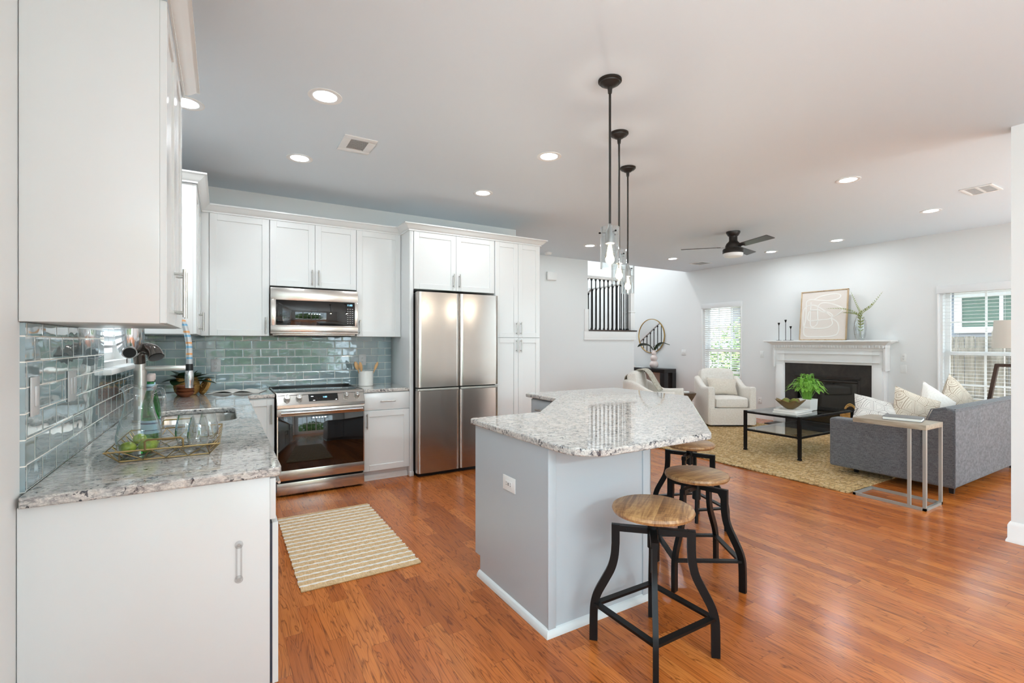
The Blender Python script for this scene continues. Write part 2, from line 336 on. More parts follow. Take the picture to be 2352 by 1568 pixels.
# ------------------------------------------------------------------ mesh helpers
def T(x, y, z): return Matrix.Translation((x, y, z))
def RZ(a): return Matrix.Rotation(a, 4, 'Z')
def RX(a): return Matrix.Rotation(a, 4, 'X')
def RY(a): return Matrix.Rotation(a, 4, 'Y')
class MB:
    def __init__(s): s.bm = bmesh.new()
    def _take(s, b, mat):
        if mat is not None: bmesh.ops.transform(b, matrix=mat, verts=b.verts)
        me = bpy.data.meshes.new('t'); b.to_mesh(me); b.free(); s.bm.from_mesh(me); bpy.data.meshes.remove(me)
        return s
    def box(s, x0, x1, y0, y1, z0, z1, bev=0, seg=2, mat=None):
        b = bmesh.new(); bmesh.ops.create_cube(b, size=1)
        bmesh.ops.transform(b, matrix=Matrix.Translation(((x0 + x1) / 2, (y0 + y1) / 2, (z0 + z1) / 2)) @ Matrix.Diagonal((abs(x1 - x0), abs(y1 - y0), abs(z1 - z0), 1)), verts=b.verts)
        if bev > 0: bmesh.ops.bevel(b, geom=list(b.edges), offset=bev, segments=seg, affect='EDGES', profile=.5, clamp_overlap=True)
        return s._take(b, mat)
    def lathe(s, prof, seg=32, mat=None, cap=True):
        b = bmesh.new(); rings = []
        for r, z in prof:
            if r < 1e-6: rings.append([b.verts.new((0, 0, z))])
            else: rings.append([b.verts.new((r * math.cos(2 * PI * k / seg), r * math.sin(2 * PI * k / seg), z)) for k in range(seg)])
        for a, c in zip(rings, rings[1:]):
            for k in range(seg):
                q = [a[k % len(a)], a[(k + 1) % len(a)], c[(k + 1) % len(c)], c[k % len(c)]]
                u = []
                for v in q:
                    if v not in u: u.append(v)
                if len(u) > 2: b.faces.new(u)
        if cap:
            for r in (rings[0], rings[-1]):
                if len(r) > 2: b.faces.new(r)
        bmesh.ops.recalc_face_normals(b, faces=b.faces)
        return s._take(b, mat)
    def cyl(s, r, z0, z1, seg=24, r2=None, mat=None): return s.lathe([(r, z0), (r if r2 is None else r2, z1)], seg, mat)
    def tube(s, pts, r, seg=10, mat=None, closed=False, caps=True, flat_=None, up=None):
        P = [Vector(p) for p in pts]; n = len(P); b = bmesh.new(); rings = []; prev = None
        for i, p in enumerate(P):
            if closed: d = (P[(i + 1) % n] - P[i - 1])
            else: d = (P[min(i + 1, n - 1)] - P[max(i - 1, 0)])
            d.normalize()
            if prev is None:
                a = Vector(up) if up else (Vector((0, 0, 1)) if abs(d.z) < .9 else Vector((1, 0, 0)))
            else: a = prev
            a = (a - d * a.dot(d)); a.normalize(); prev = a; c = d.cross(a)
            rr = r[i] if isinstance(r, (list, tuple)) else r
            ring = []
            for k in range(seg):
                t = 2 * PI * (k + .5) / seg
                if flat_: ring.append(b.verts.new(p + a * (math.copysign(flat_[0], math.cos(t))) + c * (math.copysign(flat_[1], math.sin(t)))))
                else: ring.append(b.verts.new(p + a * rr * math.cos(t) + c * rr * math.sin(t)))
            rings.append(ring)
        for i in range(n if closed else n - 1):
            A, B = rings[i], rings[(i + 1) % n]
            for k in range(seg): b.faces.new((A[k], A[(k + 1) % seg], B[(k + 1) % seg], B[k]))
        if caps and not closed: b.faces.new(rings[0][::-1]); b.faces.new(rings[-1])
        bmesh.ops.recalc_face_normals(b, faces=b.faces)
        return s._take(b, mat)
    def bar(s, pts, wx, wy, mat=None, up=None): return s.tube(pts, 1, 4, mat, flat_=(wx / 2, wy / 2), up=up)
    def prism(s, poly, z0, z1, holes=(), mat=None):
        b = bmesh.new(); E = []
        for lp in [poly] + list(holes):
            vs = [b.verts.new((x, y, z0)) for x, y in lp]
            E += [b.edges.new((vs[i], vs[(i + 1) % len(vs)])) for i in range(len(vs))]
        bmesh.ops.triangle_fill(b, use_beauty=True, use_dissolve=True, edges=E)
        fs = list(b.faces)
        r = bmesh.ops.extrude_face_region(b, geom=fs)
        bmesh.ops.translate(b, vec=(0, 0, z1 - z0), verts=[v for v in r['geom'] if isinstance(v, bmesh.types.BMVert)])
        bmesh.ops.recalc_face_normals(b, faces=b.faces)
        return s._take(b, mat)
    def sweep_profile(s, path, prof, mat=None, closed=False):
        """path: list of (x,y) with mitred corners, prof: list of (out, z); out is to the right of travel"""
        P = [Vector((x, y)) for x, y in path]; n = len(P); b = bmesh.new(); rings = []
        for i, p in enumerate(P):
            ds = []
            if closed or i > 0: ds.append((P[i] - P[i - 1]).normalized())
            if closed or i < n - 1: ds.append((P[(i + 1) % n] - P[i]).normalized())
            ns = [Vector((d.y, -d.x)) for d in ds]
            m = sum(ns, Vector((0, 0)));
            m = m / (m.length_squared / len(ns)) if len(ns) == 2 else m
            if len(ns) == 2: m = (ns[0] + ns[1]) / (1 + ns[0].dot(ns[1]))
            rings.append([b.verts.new((p.x + m.x * o, p.y + m.y * o, z)) for o, z in prof])
        k = len(prof)
        for i in range(n if closed else n - 1):
            A, B = rings[i], rings[(i + 1) % n]
            for j in range(k): b.faces.new((A[j], A[(j + 1) % k], B[(j + 1) % k], B[j]))
        if not closed: b.faces.new(rings[0]); b.faces.new(rings[-1][::-1])
        bmesh.ops.recalc_face_normals(b, faces=b.faces)
        return s._take(b, mat)
    def grid(s, f, nu, nv, mat=None, wrap=False):
        b = bmesh.new(); V = [[b.verts.new(f(i / nu, j / nv)) for j in range(nv + 1)] for i in range(nu + 1)]
        for i in range(nu):
            for j in range(nv): b.faces.new((V[i][j], V[i + 1][j], V[i + 1][j + 1], V[i][j + 1]))
        bmesh.ops.remove_doubles(b, verts=b.verts, dist=1e-5)
        bmesh.ops.recalc_face_normals(b, faces=b.faces)
        return s._take(b, mat)
    def ball(s, r, sx=1, sy=1, sz=1, mat=None, seg=20):
        b = bmesh.new(); bmesh.ops.create_uvsphere(b, u_segments=seg, v_segments=max(8, seg // 2), radius=r)
        m = Matrix.Diagonal((sx, sy, sz, 1)); return s._take(b, (mat @ m) if mat is not None else m)
    def face(s, pts, mat=None):
        b = bmesh.new(); b.faces.new([b.verts.new(p) for p in pts]); return s._take(b, mat)
    def build(s, name, mat, parent=None, world=False, smooth=True, loc=None, ang=.6):
        me = bpy.data.meshes.new(name)
        if world and parent is not None:
            o = Vector(); q = parent
            while q is not None: o += q.location; q = q.parent
            bmesh.ops.translate(s.bm, vec=-o, verts=s.bm.verts)
        if world and parent is None and loc is not None:
            bmesh.ops.translate(s.bm, vec=-Vector(loc), verts=s.bm.verts)
        s.bm.to_mesh(me); s.bm.free()
        me.materials.append(M[mat] if isinstance(mat, str) else mat)
        o = bpy.data.objects.new(name, me); COL.objects.link(o)
        if parent is not None: o.parent = parent
        elif loc is not None: o.location = loc
        if smooth:
            for p in me.polygons: p.use_smooth = True
            me.set_sharp_from_angle(angle=ang)
        return o
def tag(o, label, cat, group=None, kind=None):
    o['label'] = label; o['category'] = cat
    if group: o['group'] = group
    if kind: o['kind'] = kind
    return o
def thing(name, label, cat, loc=(0, 0, 0), rz=0, group=None):
    o = bpy.data.objects.new(name, None); o.empty_display_size = .05; COL.objects.link(o)
    o.location = loc; o.rotation_euler = (0, 0, rz)
    return tag(o, label, cat, group)
def struct(name, mb, mat, parent=None, **kw):
    o = mb.build(name, mat, parent, **kw)
    if parent is None: o['kind'] = 'structure'
    return o
def dup(root, loc=None, rz=None, label=None, group=None):
    r = root.copy(); COL.objects.link(r)
    if loc is not None: r.location = loc
    if rz is not None: r.rotation_euler = (0, 0, rz)
    if label: r['label'] = label
    if group: r['group'] = group
    for ch in list(root.children):
        c = ch.copy(); COL.objects.link(c); c.parent = r
        for g in list(ch.children):
            d = g.copy(); COL.objects.link(d); d.parent = c
    return r
def bevel_mod(o, wd, seg=2, ang=.7):
    m = o.modifiers.new('edge', 'BEVEL'); m.width = wd; m.segments = seg; m.limit_method = 'ANGLE'; m.angle_limit = ang
    return o
def subsurf(o, lv=2):
    m = o.modifiers.new('smooth', 'SUBSURF'); m.levels = lv; m.render_levels = lv; return o
def round_poly(pts, rads, seg=6):
    out = []; n = len(pts)
    for i in range(n):
        p = Vector(pts[i]); a = (Vector(pts[i - 1]) - p).normalized(); b = (Vector(pts[(i + 1) % n]) - p).normalized()
        r = rads[i] if isinstance(rads, (list, tuple)) else rads
        if r < 1e-4: out.append(tuple(p)); continue
        ang = a.angle(b); d = r / math.tan(ang / 2); c = p + (a + b).normalized() * (r / math.sin(ang / 2))
        s0 = p + a * d - c; s1 = p + b * d - c
        a0 = math.atan2(s0.y, s0.x); a1 = math.atan2(s1.y, s1.x); dl = (a1 - a0 + PI) % (2 * PI) - PI
        for k in range(seg + 1): t = a0 + dl * k / seg; out.append((c.x + r * math.cos(t), c.y + r * math.sin(t)))
    return out
def bez(pts, n=24):
    """Catmull-Rom through points"""
    P = [Vector(p) for p in pts]; P = [P[0] * 2 - P[1]] + P + [P[-1] * 2 - P[-2]]; out = []
    m = len(P) - 3
    for k in range(n + 1):
        t = k / n * m; i = min(int(t), m - 1); u = t - i; a, b, c, d = P[i:i + 4]
        out.append(0.5 * ((2 * b) + (c - a) * u + (2 * a - 5 * b + 4 * c - d) * u * u + (3 * b - a - 3 * c + d) * u ** 3))
    return out

# ================================================================== SETTING
struct('floor', MB().box(-.75, 4.85, -4.2, 11.2, -.1, 0).box(4.85, 8.55, -.6, 11.2, -.1, 0), 'oak_planks', smooth=False)
m = MB(); m.box(-.75, 4.85, -4.2, WS + .03, CEIL, CEIL + .15).box(4.85, 8.6, -.7, WS + .03, CEIL, CEIL + .15)
struct('ceiling', m, 'ceiling_paint', smooth=False)
struct('ceiling_foyer', MB().box(5.4, 8.6, WS + .05, 11.2, 5.6, 5.7), 'ceiling_paint', smooth=False)

def wall_x(name, x0, x1, y0, y1, z1, holes, z0=0):
    """wall slab running along Y with rectangular openings (ya,yb,za,zb)"""
    m = MB(); ys = y0
    for ya, yb, za, zb in sorted(holes):
        m.box(x0, x1, ys, ya, z0, z1)
        if za > z0 + .001: m.box(x0, x1, ya, yb, z0, za)
        m.box(x0, x1, ya, yb, zb, z1); ys = yb
    m.box(x0, x1, ys, y1, z0, z1)
    return struct(name, m, 'wall_paint', smooth=False)
def wall_y(name, y0, y1, x0, x1, z1, holes, z0=0):
    m = MB(); xs = x0
    for xa, xb, za, zb in sorted(holes):
        m.box(xs, xa, y0, y1, z0, z1)
        if za > z0 + .001: m.box(xa, xb, y0, y1, z0, za)
        m.box(xa, xb, y0, y1, zb, z1); xs = xb
    m.box(xs, x1, y0, y1, z0, z1)
    return struct(name, m, 'wall_paint', smooth=False)
KW = (3.18, 4.10, 1.235, 2.25)          # window over the sink
FWN = (0.85, 2.60, .34, 2.12)           # fireplace wall, near window
FWF = (5.52, 6.36, .32, 2.14)           # fireplace wall, far window
wall_x('wall_left', WL - .15, WL, -4.2, WR + .15, CEIL, [KW, (-3.7, .4, .3, 2.6)])
wall_y('wall_range', WR, WR + .13, WL, 3.32, CEIL, [])
wall_x('wall_pantry_side', 3.20, 3.32, WR + .13, WS, CEIL, [])
m = MB(); m.box(3.20, 5.65, WS, WS + .13, 0, CEIL); m.box(5.65, 6.80, WS, WS + .13, 0, 1.59)
struct('wall_stair', m, 'wall_paint', smooth=False)
wall_x('wall_fireplace', WF, WF + .15, -.55, 11.2, 5.6, [FWN, FWF])
wall_y('wall_living_back', -.55, -.4, 4.8, WF, CEIL, [(5.0, 8.2, .12, 2.6)])
wall_x('wall_right', 4.66, 4.80, -4.2, 1.06, CEIL, [])
wall_y('wall_dining_back', -4.2, -4.0, WL, 4.66, CEIL, [(-.2, 3.4, .35, 2.55)])
wall_y('wall_foyer_far', 11.0, 11.2, 5.4, WF, 5.6, [(5.8, 8.2, 2.9, 5.3), (8.0 - .55, 8.0 - .1, .1, 2.1)])
wall_x('wall_stairwell', 5.40, 5.52, WS + .13, 11.0, 5.6, [])
wall_y('wall_foyer_header', WS + .03, WS + .15, 5.52, WF, 5.6, [], CEIL + .15)

def baseboard(name, path):
    prof = [(0, 0), (.022, 0), (.022, .012), (.014, .03), (.014, .115), (.009, .13), (.004, .14), (0, .14)]
    return struct(name, MB().sweep_profile(path, prof), 'trim_paint')
baseboard('baseboard_stair', [(3.33, WS - .001), (6.80, WS - .001)])
baseboard('baseboard_fireplace_far', [(WF - .001, 11.0), (WF - .001, 4.80)])
baseboard('baseboard_fireplace_near', [(WF - .001, 3.20), (WF - .001, -.4)])
baseboard('baseboard_right', [(4.801, -.4), (4.801, 1.061), (4.659, 1.061), (4.659, -4.0)])
# stair cap, skirt trim and newel
struct('trim_1', MB().box(5.56, 6.84, WS - .02, WS + .14, 1.43, 1.585, .004).box(5.57, 5.66, WS - .02, WS + .001, 1.585, 1.98, .004).box(5.55, 6.845, WS - .028, WS - .01, 1.425, 1.445, .004), 'trim_paint')
struct('trim_2', MB().box(5.655, 6.86, WS - .03, WS + .15, 1.587, 1.612, .005), 'stair_dark')

def window_x(name, x, face, hole, casing=.075, sill=True, mid=True, cols=2, rows=2, depth=.15, muntin='trim_paint'):
    """double-hung window in a wall with inner face at x; face = direction of the room (+1/-1)"""
    ya, yb, za, zb = hole; d = -face
    r = bpy.data.objects.new(name, None); COL.objects.link(r); r.location = (x, (ya + yb) / 2, za); r['kind'] = 'structure'
    xo = lambda a: x + d * a
    def bx(m, a, b, y0, y1, z0, z1, bev=0):
        p, q = sorted((xo(a), xo(b))); m.box(p, q, y0, y1, z0, z1, bev)
    m = MB(); c = casing
    if c > 0:
        bx(m, -.018, -.001, ya - c, ya, za - .02, zb + c, .004); bx(m, -.018, -.001, yb, yb + c, za - .02, zb + c, .004)
        bx(m, -.022, -.001, ya - c, yb + c, zb, zb + c, .004)
        m.build('casing', 'trim_paint', r, world=True)
    m = MB()
    for a, b in ((ya, ya + .03), (yb - .03, yb)): bx(m, .02, depth, a, b, za, zb)
    bx(m, .02, depth, ya, yb, zb - .03, zb); bx(m, .02, depth, ya, yb, za, za + .03)
    m.build('frame', 'trim_paint', r, world=True)
    zm = (za + zb) / 2; m = MB()
    for (z0, z1, off) in ((za + .03, zm + .02, .085), (zm - .02, zb - .03, .1165)):
        for a, b in ((ya + .03, ya + .085), (yb - .085, yb - .03)): bx(m, off, off + .03, a, b, z0, z1)
        bx(m, off, off + .03, ya + .085, yb - .085, z0, z0 + .045); bx(m, off, off + .03, ya + .085, yb - .085, z1 - .045, z1)
        for k in range(1, cols):
            yy = ya + (yb - ya) * k / cols; bx(m, off + .0095, off + .0205, yy - .011, yy + .011, z0 + .045, z1 - .045)
        for k in range(1, rows):
            zz = z0 + (z1 - z0) * k / rows; bx(m, off + .008, off + .022, ya + .085, yb - .085, zz - .011, zz + .011)
    m.build('sash', muntin, r, world=True)
    m = MB(); bx(m, .098, .102, ya + .05, yb - .05, za + .05, zm); bx(m, .128, .132, ya + .05, yb - .05, zm, zb - .05)
    m.build('pane', 'window_glass', r, world=True, smooth=False)
    if sill:
        m = MB(); bx(m, -.05, .09, ya - casing - .01, yb + casing + .01, za - .028, za - .001, .006)
        m.build('sill', 'trim_paint', r, world=True)
    return r
window_x('window_1', WF, -1, FWF, casing=.02, sill=True, cols=3, rows=2)
window_x('window_2', WF, -1, FWN, casing=.02, sill=True, cols=4, rows=2)
window_x('window_3', WL, 1, KW, casing=0, sill=False, cols=2, rows=2)
struct('trim_3', MB().box(WL - .09, WL + .045, KW[0] - .02, KW[1] + .02, 1.205, 1.234, .006), 'trim_paint')
window_x('window_4', WL, 1, (-3.7, .4, .3, 2.6), cols=4, rows=2)
def window_y(name, y, face, hole, cols, rows=2):
    xa, xb, za, zb = hole; r = bpy.data.objects.new(name, None); COL.objects.link(r); r.location = ((xa + xb) / 2, y, za); r['kind'] = 'structure'
    ys = sorted((y - face * .05, y - face * .12)); m = MB()
    for a, b in ((xa, xa + .07), (xb - .07, xb)): m.box(a, b, *ys, za, zb)
    m.box(xa, xb, *ys, zb - .07, zb); m.box(xa, xb, *ys, za, za + .07); zm = (za + zb) / 2; m.box(xa, xb, *ys, zm - .03, zm + .03)
    for k in range(1, cols):
        x = xa + (xb - xa) * k / cols; wd = .05 if k % 2 == 0 else .012; m.box(x - wd, x + wd, *ys, za, zb)
    m.build('frame', 'trim_paint', r, world=True)
    yg = y - face * .085
    MB().box(xa + .03, xb - .03, yg - .002, yg + .002, za + .03, zb - .03).build('pane', 'window_glass', r, world=True, smooth=False)
    return r
window_y('window_5', -4.0, 1, (-.2, 3.4, .35, 2.55), 8)
window_y('window_6', -.4, 1, (5.0, 8.2, .12, 2.6), 6)
window_y('window_7', 11.0, -1, (5.8, 8.2, 2.9, 5.3), 4)
window_y('window_8', 11.0, -1, (7.45, 7.9, .1, 2.1), 2)

# backsplash tile skins
m = MB(); t = .009
m.box(WL, WL + t, 2.03, KW[0], .914, 1.432); m.box(WL, WL + t, KW[0], KW[1], .914, 1.206); m.box(WL, WL + t, KW[1], WR - t, .914, 1.432)
m.box(WL, WL + .012, 2.018, 2.03, .914, 1.432)
struct('wall_tile_left', m, 'tile_left', smooth=False)
struct('wall_tile_range', MB().box(WL, 1.648, WR - t, WR, .90, 1.45), 'tile_range', smooth=False)

# ================================================================== KITCHEN CABINETS
def door_mesh(wd, h, th=.02, rail=.058, mat=None, flat_=False):
    m = MB()
    if flat_: return m.box(0, wd, -th, 0, 0, h, .002)
    m.box(0, rail, -th, 0, 0, h, .0015, 1); m.box(wd - rail, wd, -th, 0, 0, h, .0015, 1)
    m.box(rail, wd - rail, -th, 0, 0, rail, .0015, 1); m.box(rail, wd - rail, -th, 0, h - rail, h, .0015, 1)
    m.box(rail - .001, wd - rail + .001, -th + .009, -.002, rail - .001, h - rail + .001)
    return m
def pull(L=.15, vertical=True):
    m = MB(); r = .006; out = .032
    if vertical:
        m.tube([(0, -out, 0), (0, -out, L)], r, 12)
        for z in (.02, L - .02): m.tube([(0, 0, z), (0, -out, z)], .0048, 8)
    else:
        m.tube([(0, -out, 0), (L, -out, 0)], r, 12)
        for x in (.02, L - .02): m.tube([(x, 0, 0), (x, -out, 0)], .0048, 8)
    return m
def add_door(root, x, z, wd, h, handle=None, name='door', hl=.15, mat='cabinet_white', flat_=False, y=0):
    g = .0015
    d = door_mesh(wd - 2 * g, h - 2 * g, flat_=flat_).build(name, mat, root); d.location = (x + g, y, z + g)
    if handle:
        ho = pull(hl, handle[2] == 'v').build('handle', 'nickel', d); ho.location = (handle[0], -.02, handle[1])
    return d
def cabinet(name, label, loc, rz, wd, dep, h, toe=0, mat='cabinet_white', group=None, cat='cabinet'):
    r = thing(name, label, cat, loc, rz, group)
    m = MB().box(0, wd, 0, dep, toe, h, .002)
    if toe: m.box(0.0, wd, .06, dep, 0, toe)
    m.build('body', mat, r)
    return r
YU = 5.065; YT = 4.79
# wall cabinets by the window (left wall). local x -> +Y, fronts face +X
c = cabinet('wall_cabinet', 'white wall cabinet hung nearest the camera, its blank end panel filling the upper left', (-.18, 2.0, 1.435), PI / 2, .72, .343, 1.095)
add_door(c, 0, 0, .36, 1.095, (.30, .035, 'v'), hl=.19); add_door(c, .36, 0, .36, 1.095, (.045, .035, 'v'), hl=.19)
c = cabinet('wall_cabinet', 'narrow-looking white wall cabinet in the kitchen corner past the sink window', (-.18, 4.19, 1.435), PI / 2, .865, .343, 1.095)
add_door(c, 0, 0, .43, 1.095, (.39, .03, 'v')); add_door(c, .43, 0, .43, 1.095, (.035, .03, 'v'))
c = cabinet('wall_cabinet', 'tall single-door white wall cabinet left of the microwave', (-.16, YU, 1.435), 0, .544, WR - YU - .002, 1.095)
add_door(c, .062, 0, .478, 1.095, (.448, .02, 'v'))
MB().box(0, .06, -.012, 0, 0, 1.095, .001).build('filler_strip', 'cabinet_white', c)
c = cabinet('wall_cabinet', 'short two-door white wall cabinet directly above the microwave', (.385, YU, 1.91), 0, .796, WR - YU - .002, .62)
add_door(c, 0, 0, .398, .62, (.368, .02, 'v')); add_door(c, .398, 0, .398, .62, (.03, .02, 'v'))
c = cabinet('wall_cabinet', 'single-door white wall cabinet between microwave and refrigerator panel', (1.182, YU, 1.435), 0, .466, WR - YU - .002, 1.095)
add_door(c, 0, 0, .466, 1.095, (.028, .02, 'v'))
c = cabinet('fridge_cabinet', 'wide two-door white cabinet above the steel refrigerator', (1.6915, YT, 1.93), 0, .954, WR - YT - .002, .60)
add_door(c, .004, 0, .475, .60, (.44, .03, 'v')); add_door(c, .479, 0, .475, .60, (.035, .03, 'v'))
o = MB().box(1.65, 1.69, YT - .02, WR - .002, 0, 2.528, .0015).box(1.6495, 1.692, YT - .03, YT + .05, 0, .05, .004).build('refrigerator_surround', 'cabinet_white', None, world=True, loc=(1.67, 5.1, 0)); tag(o, 'tall white side panel standing left of the steel refrigerator', 'panel')
c = cabinet('pantry_cabinet', 'tall four-door white pantry cabinet right of the refrigerator', (2.65, YT, 0), 0, .622, WR - YT - .002, 2.53, .1, cat='pantry')
for z, h, hz in ((.1, 1.33, 1.16), (1.432, 1.098, .03)):
    add_door(c, .004, z, .31, h, (.28, hz, 'v')); add_door(c, .314, z, .306, h, (.03, hz, 'v'))
# base cabinets
c = cabinet('base_cabinet', 'white base cabinet nearest the camera under the granite, big blank end panel', (.152, 1.985, 0), PI / 2, .60, .675, .878, .1)
d = add_door(c, 0, .715, .60, .155, (.225, .075, 'h'), 'drawer', flat_=True)
d2 = add_door(c, 0, .105, .60, .60, None, y=-.008)
MB().box(.004, .59, -.0085, -.0005, .11, .70).build('gap_shade_strip', 'gap_shade', c)  # dark strip standing in for the shade inside the door gap
c = cabinet('sink_cabinet', 'white base cabinet run under the sink behind the near end cabinet', (.152, 2.588, 0), PI / 2, 2.19, .675, .66, .1)
for k in range(4): add_door(c, k * .5475, .105, .5475, .55, (.05 if k % 2 else .49, .36, 'v'))
MB().box(0, 2.19, 0, .02, .66, .878).build('rail', 'cabinet_white', c)
c = cabinet('base_cabinet', 'narrow white base cabinet squeezed in the corner left of the range', (.176, YT, 0), 0, .228, WR - YT - .012, .878, .1)
add_door(c, 0, .105, .225, .765, (.195, .545, 'v'), hl=.17)
c = cabinet('base_cabinet', 'white drawer-over-door base cabinet between the range and the refrigerator', (1.182, YT, 0), 0, .466, WR - YT - .012, .878, .1)
add_door(c, .0, .705, .466, .17, (.16, .085, 'h'), 'drawer', flat_=True)
add_door(c, .0, .105, .466, .595, (.03, .42, 'v'))
MB().sweep_profile([(0, .058), (.466, .058)], [(0, 0), (.02, 0), (.02, .03), (.006, .05), (0, .05)]).build('kick_moulding', 'trim_paint', c)
# crown mouldings
cp = [(0, 2.528), (.008, 2.528), (.008, 2.54), (.018, 2.545), (.03, 2.555), (.05, 2.578), (.055, 2.582), (.066, 2.586), (.066, 2.597), (0, 2.597)]
struct('trim_4', MB().sweep_profile([(WL, 1.985), (-.158, 1.985), (-.158, 2.735), (WL, 2.735)][::-1], [(-o, z) for o, z in cp][::-1]), 'cabinet_white', ang=.35)
struct('trim_5', MB().sweep_profile([(WL, 4.175), (-.158, 4.175), (-.158, 5.045), (1.648, 5.045), (1.648, 4.768), (3.274, 4.768), (3.274, WR)][::-1], [(-o, z) for o, z in cp][::-1]), 'cabinet_white', ang=.35)

# ------------------------------------------------------------------ counters
SINK = round_poly([(-.36, 3.28), (.075, 3.28), (.075, 3.96), (-.36, 3.96)], .10)
L = [(WL + .012, 1.955), (.19, 1.955), (.19, 4.765), (.407, 4.765), (.407, WR - .011), (WL + .012, WR - .011)]
L = round_poly(L, [0, .03, 0, 0, 0, 0], 4)
o = MB().prism(L, .880, .914, [SINK]).build('granite_countertop', 'granite', smooth=True); bevel_mod(o, .007, 3)
tag(o, 'grey speckled granite countertop along the left wall with the sink cut out', 'countertop')
o = MB().prism([(1.180, 4.765), (1.6485, 4.765), (1.6485, WR - .011), (1.180, WR - .011)], .880, .914).build('granite_countertop', 'granite'); bevel_mod(o, .007, 3)
tag(o, 'short granite countertop piece between the range and the refrigerator', 'countertop')
# sink
m = MB(); rings = []
outer = round_poly([(-.375, 3.265), (.09, 3.265), (.09, 3.975), (-.375, 3.975)], .11)
b = bmesh.new(); cx, cy_ = -.143, 3.62
lev = [(1.0, .8795), (.985, .8795), (.96, .86), (.93, .70), (.86, .672), (.1, .668), (0.0, .667)]
base_ = SINK
for s_, z in lev:
    if s_ == 0: rings.append([b.verts.new((cx, cy_, z))])
    else: rings.append([b.verts.new((cx + (x - cx) * s_ * 1.06, cy_ + (y - cy_) * s_ * 1.04, z)) for x, y in base_])
for A, B in zip(rings, rings[1:]):
    n_ = len(A)
    for k in range(n_):
        if len(B) == 1: b.faces.new((A[k], A[(k + 1) % n_], B[0]))
        else: b.faces.new((A[k], A[(k + 1) % n_], B[(k + 1) % n_], B[k]))
bmesh.ops.recalc_face_normals(b, faces=b.faces); m._take(b, None)
r = thing('kitchen_sink', 'undermount stainless steel sink sunk in the left granite counter', 'sink', (cx, cy_, .667))
m.build('basin', 'stainless_sink', r, world=True)
MB().cyl(.04, .6675, .671, 20, mat=T(cx, cy_, 0)).build('drain', 'chrome', r, world=True)
# faucet
fx, fy = -.405, 3.50
r = thing('kitchen_faucet', 'tall chrome faucet with flared spout and striped pull-down hose by the sink', 'faucet', (fx, fy, .914))
MB().cyl(.032, .0005, .30, 24).cyl(.040, .0005, .012, 24).cyl(.027, .30, .40, 24).build('column', 'nickel', r)
MB().lathe([(0, .372), (.018, .374), (.034, .382), (.046, .400), (.056, .43), (.063, .47), (.066, .52), (.066, .57), (0, .57)], 40, T(-.035, -.10, 0)).build('spout', 'chrome', r)
dM = Vector((.14, -.93, -.34)).normalized(); pM = Vector((-.030, -.150, .404))
MB().tube([pM - dM * .02, pM + dM * .006], .034, 28).build('spout_collar', 'chrome', r)
MB().tube([pM, pM + dM * .0075], .029, 28).build('spout_mouth', 'black_plastic', r)
EP = bez([(.0, -.02, .34), (.0, -.035, .40), (.03, -.055, .425), (.068, -.085, .41), (.085, -.11, .375)], 18)
MB().tube(EP, [.028 + .012 * (k / 18) for k in range(19)], 20).build('elbow', 'chrome_dark_reflection', r)
dE = (EP[-1] - EP[-2]).normalized()
MB().tube([EP[-1] - dE * .01, EP[-1] + dE * .003], .034, 24).build('elbow_mouth', 'black_plastic', r)
MB().box(.02, .225, -.012, .004, .292, .322, .003).build('support_arm', 'nickel', r)
HX = .236
MB().cyl(.020, .286, .330, 20, mat=T(HX, -.004, 0)).build('hose_clip', 'black_plastic', r)
MB().tube(bez([(.10, -.01, .66), (.16, -.006, .645), (.205, -.004, .58), (.232, -.004, .47), (HX, -.004, .38), (HX, -.004, .32)], 26), .0165, 14).build('spray_hose', 'hose_stripe', r)
MB().lathe([(0, .185), (.021, .185), (.021, .21), (.023, .23), (.023, .27), (.02, .29), (0, .29)], 22, T(HX, -.004, 0)).build('spray_head', 'chrome', r)
MB().tube(bez([(.0, .0, .40), (.0, .0, .58), (.03, -.004, .655), (.10, -.01, .66)], 16), .012, 12).build('neck', 'chrome', r)
MB().tube([(.03, -.02, .13), (.12, -.06, .135)], .012, 12).build('lever', 'nickel', r)

# ------------------------------------------------------------------ island
IT = [(1.285, 2.635), (1.285, 1.56), (2.13, 1.565), (3.45, 2.77), (3.45, 3.69), (2.365, 3.69), (2.365, 3.21), (1.80, 2.635)]
IT = round_poly(IT, [.03, .17, .05, .03, .03, .02, .02, .02], 8)
o = MB().prism(IT, .880, .914).build('island_countertop', 'granite'); bevel_mod(o, .007, 3)
tag(o, 'pale granite island countertop with angled bar overhang and rounded corner', 'countertop')
IB = [(1.305, 2.585), (1.305, 1.835), (1.962, 1.835), (3.08, 2.85), (3.08, 3.65), (2.42, 3.65), (2.42, 3.24), (1.835, 2.585)]
r = thing('kitchen_island', 'angled grey kitchen island cabinet with pale base moulding in the middle', 'kitchen island', (1.9, 2.4, 0))
IK = [(1.305, 2.525), (1.305, 1.835), (1.962, 1.835), (3.08, 2.85), (3.08, 3.65), (2.48, 3.65), (2.48, 3.26), (1.86, 2.525)]
MB().prism(IB, .115, .8795).prism(IK, 0, .116).build('body', 'island_grey', r, world=True, smooth=False)
MB().box(1.300, 1.345, 1.827, 1.8355, .02, .8795, .002).build('corner_strip', 'island_grey', r, world=True)
MB().box(1.915, 1.968, 1.825, 1.836, .02, .8795, .003).build('corner_strip', 'island_grey', r, world=True)
MB().box(1.345, 1.915, 1.8332, 1.836, .02, .8795).build('end_panel', 'island_grey', r, world=True)
MB().box(1.3032, 1.306, 1.836, 2.523, .02, .8795).box(1.3032, 1.306, 2.522, 2.584, .117, .8795).build('side_panel', 'island_grey', r, world=True, smooth=False)
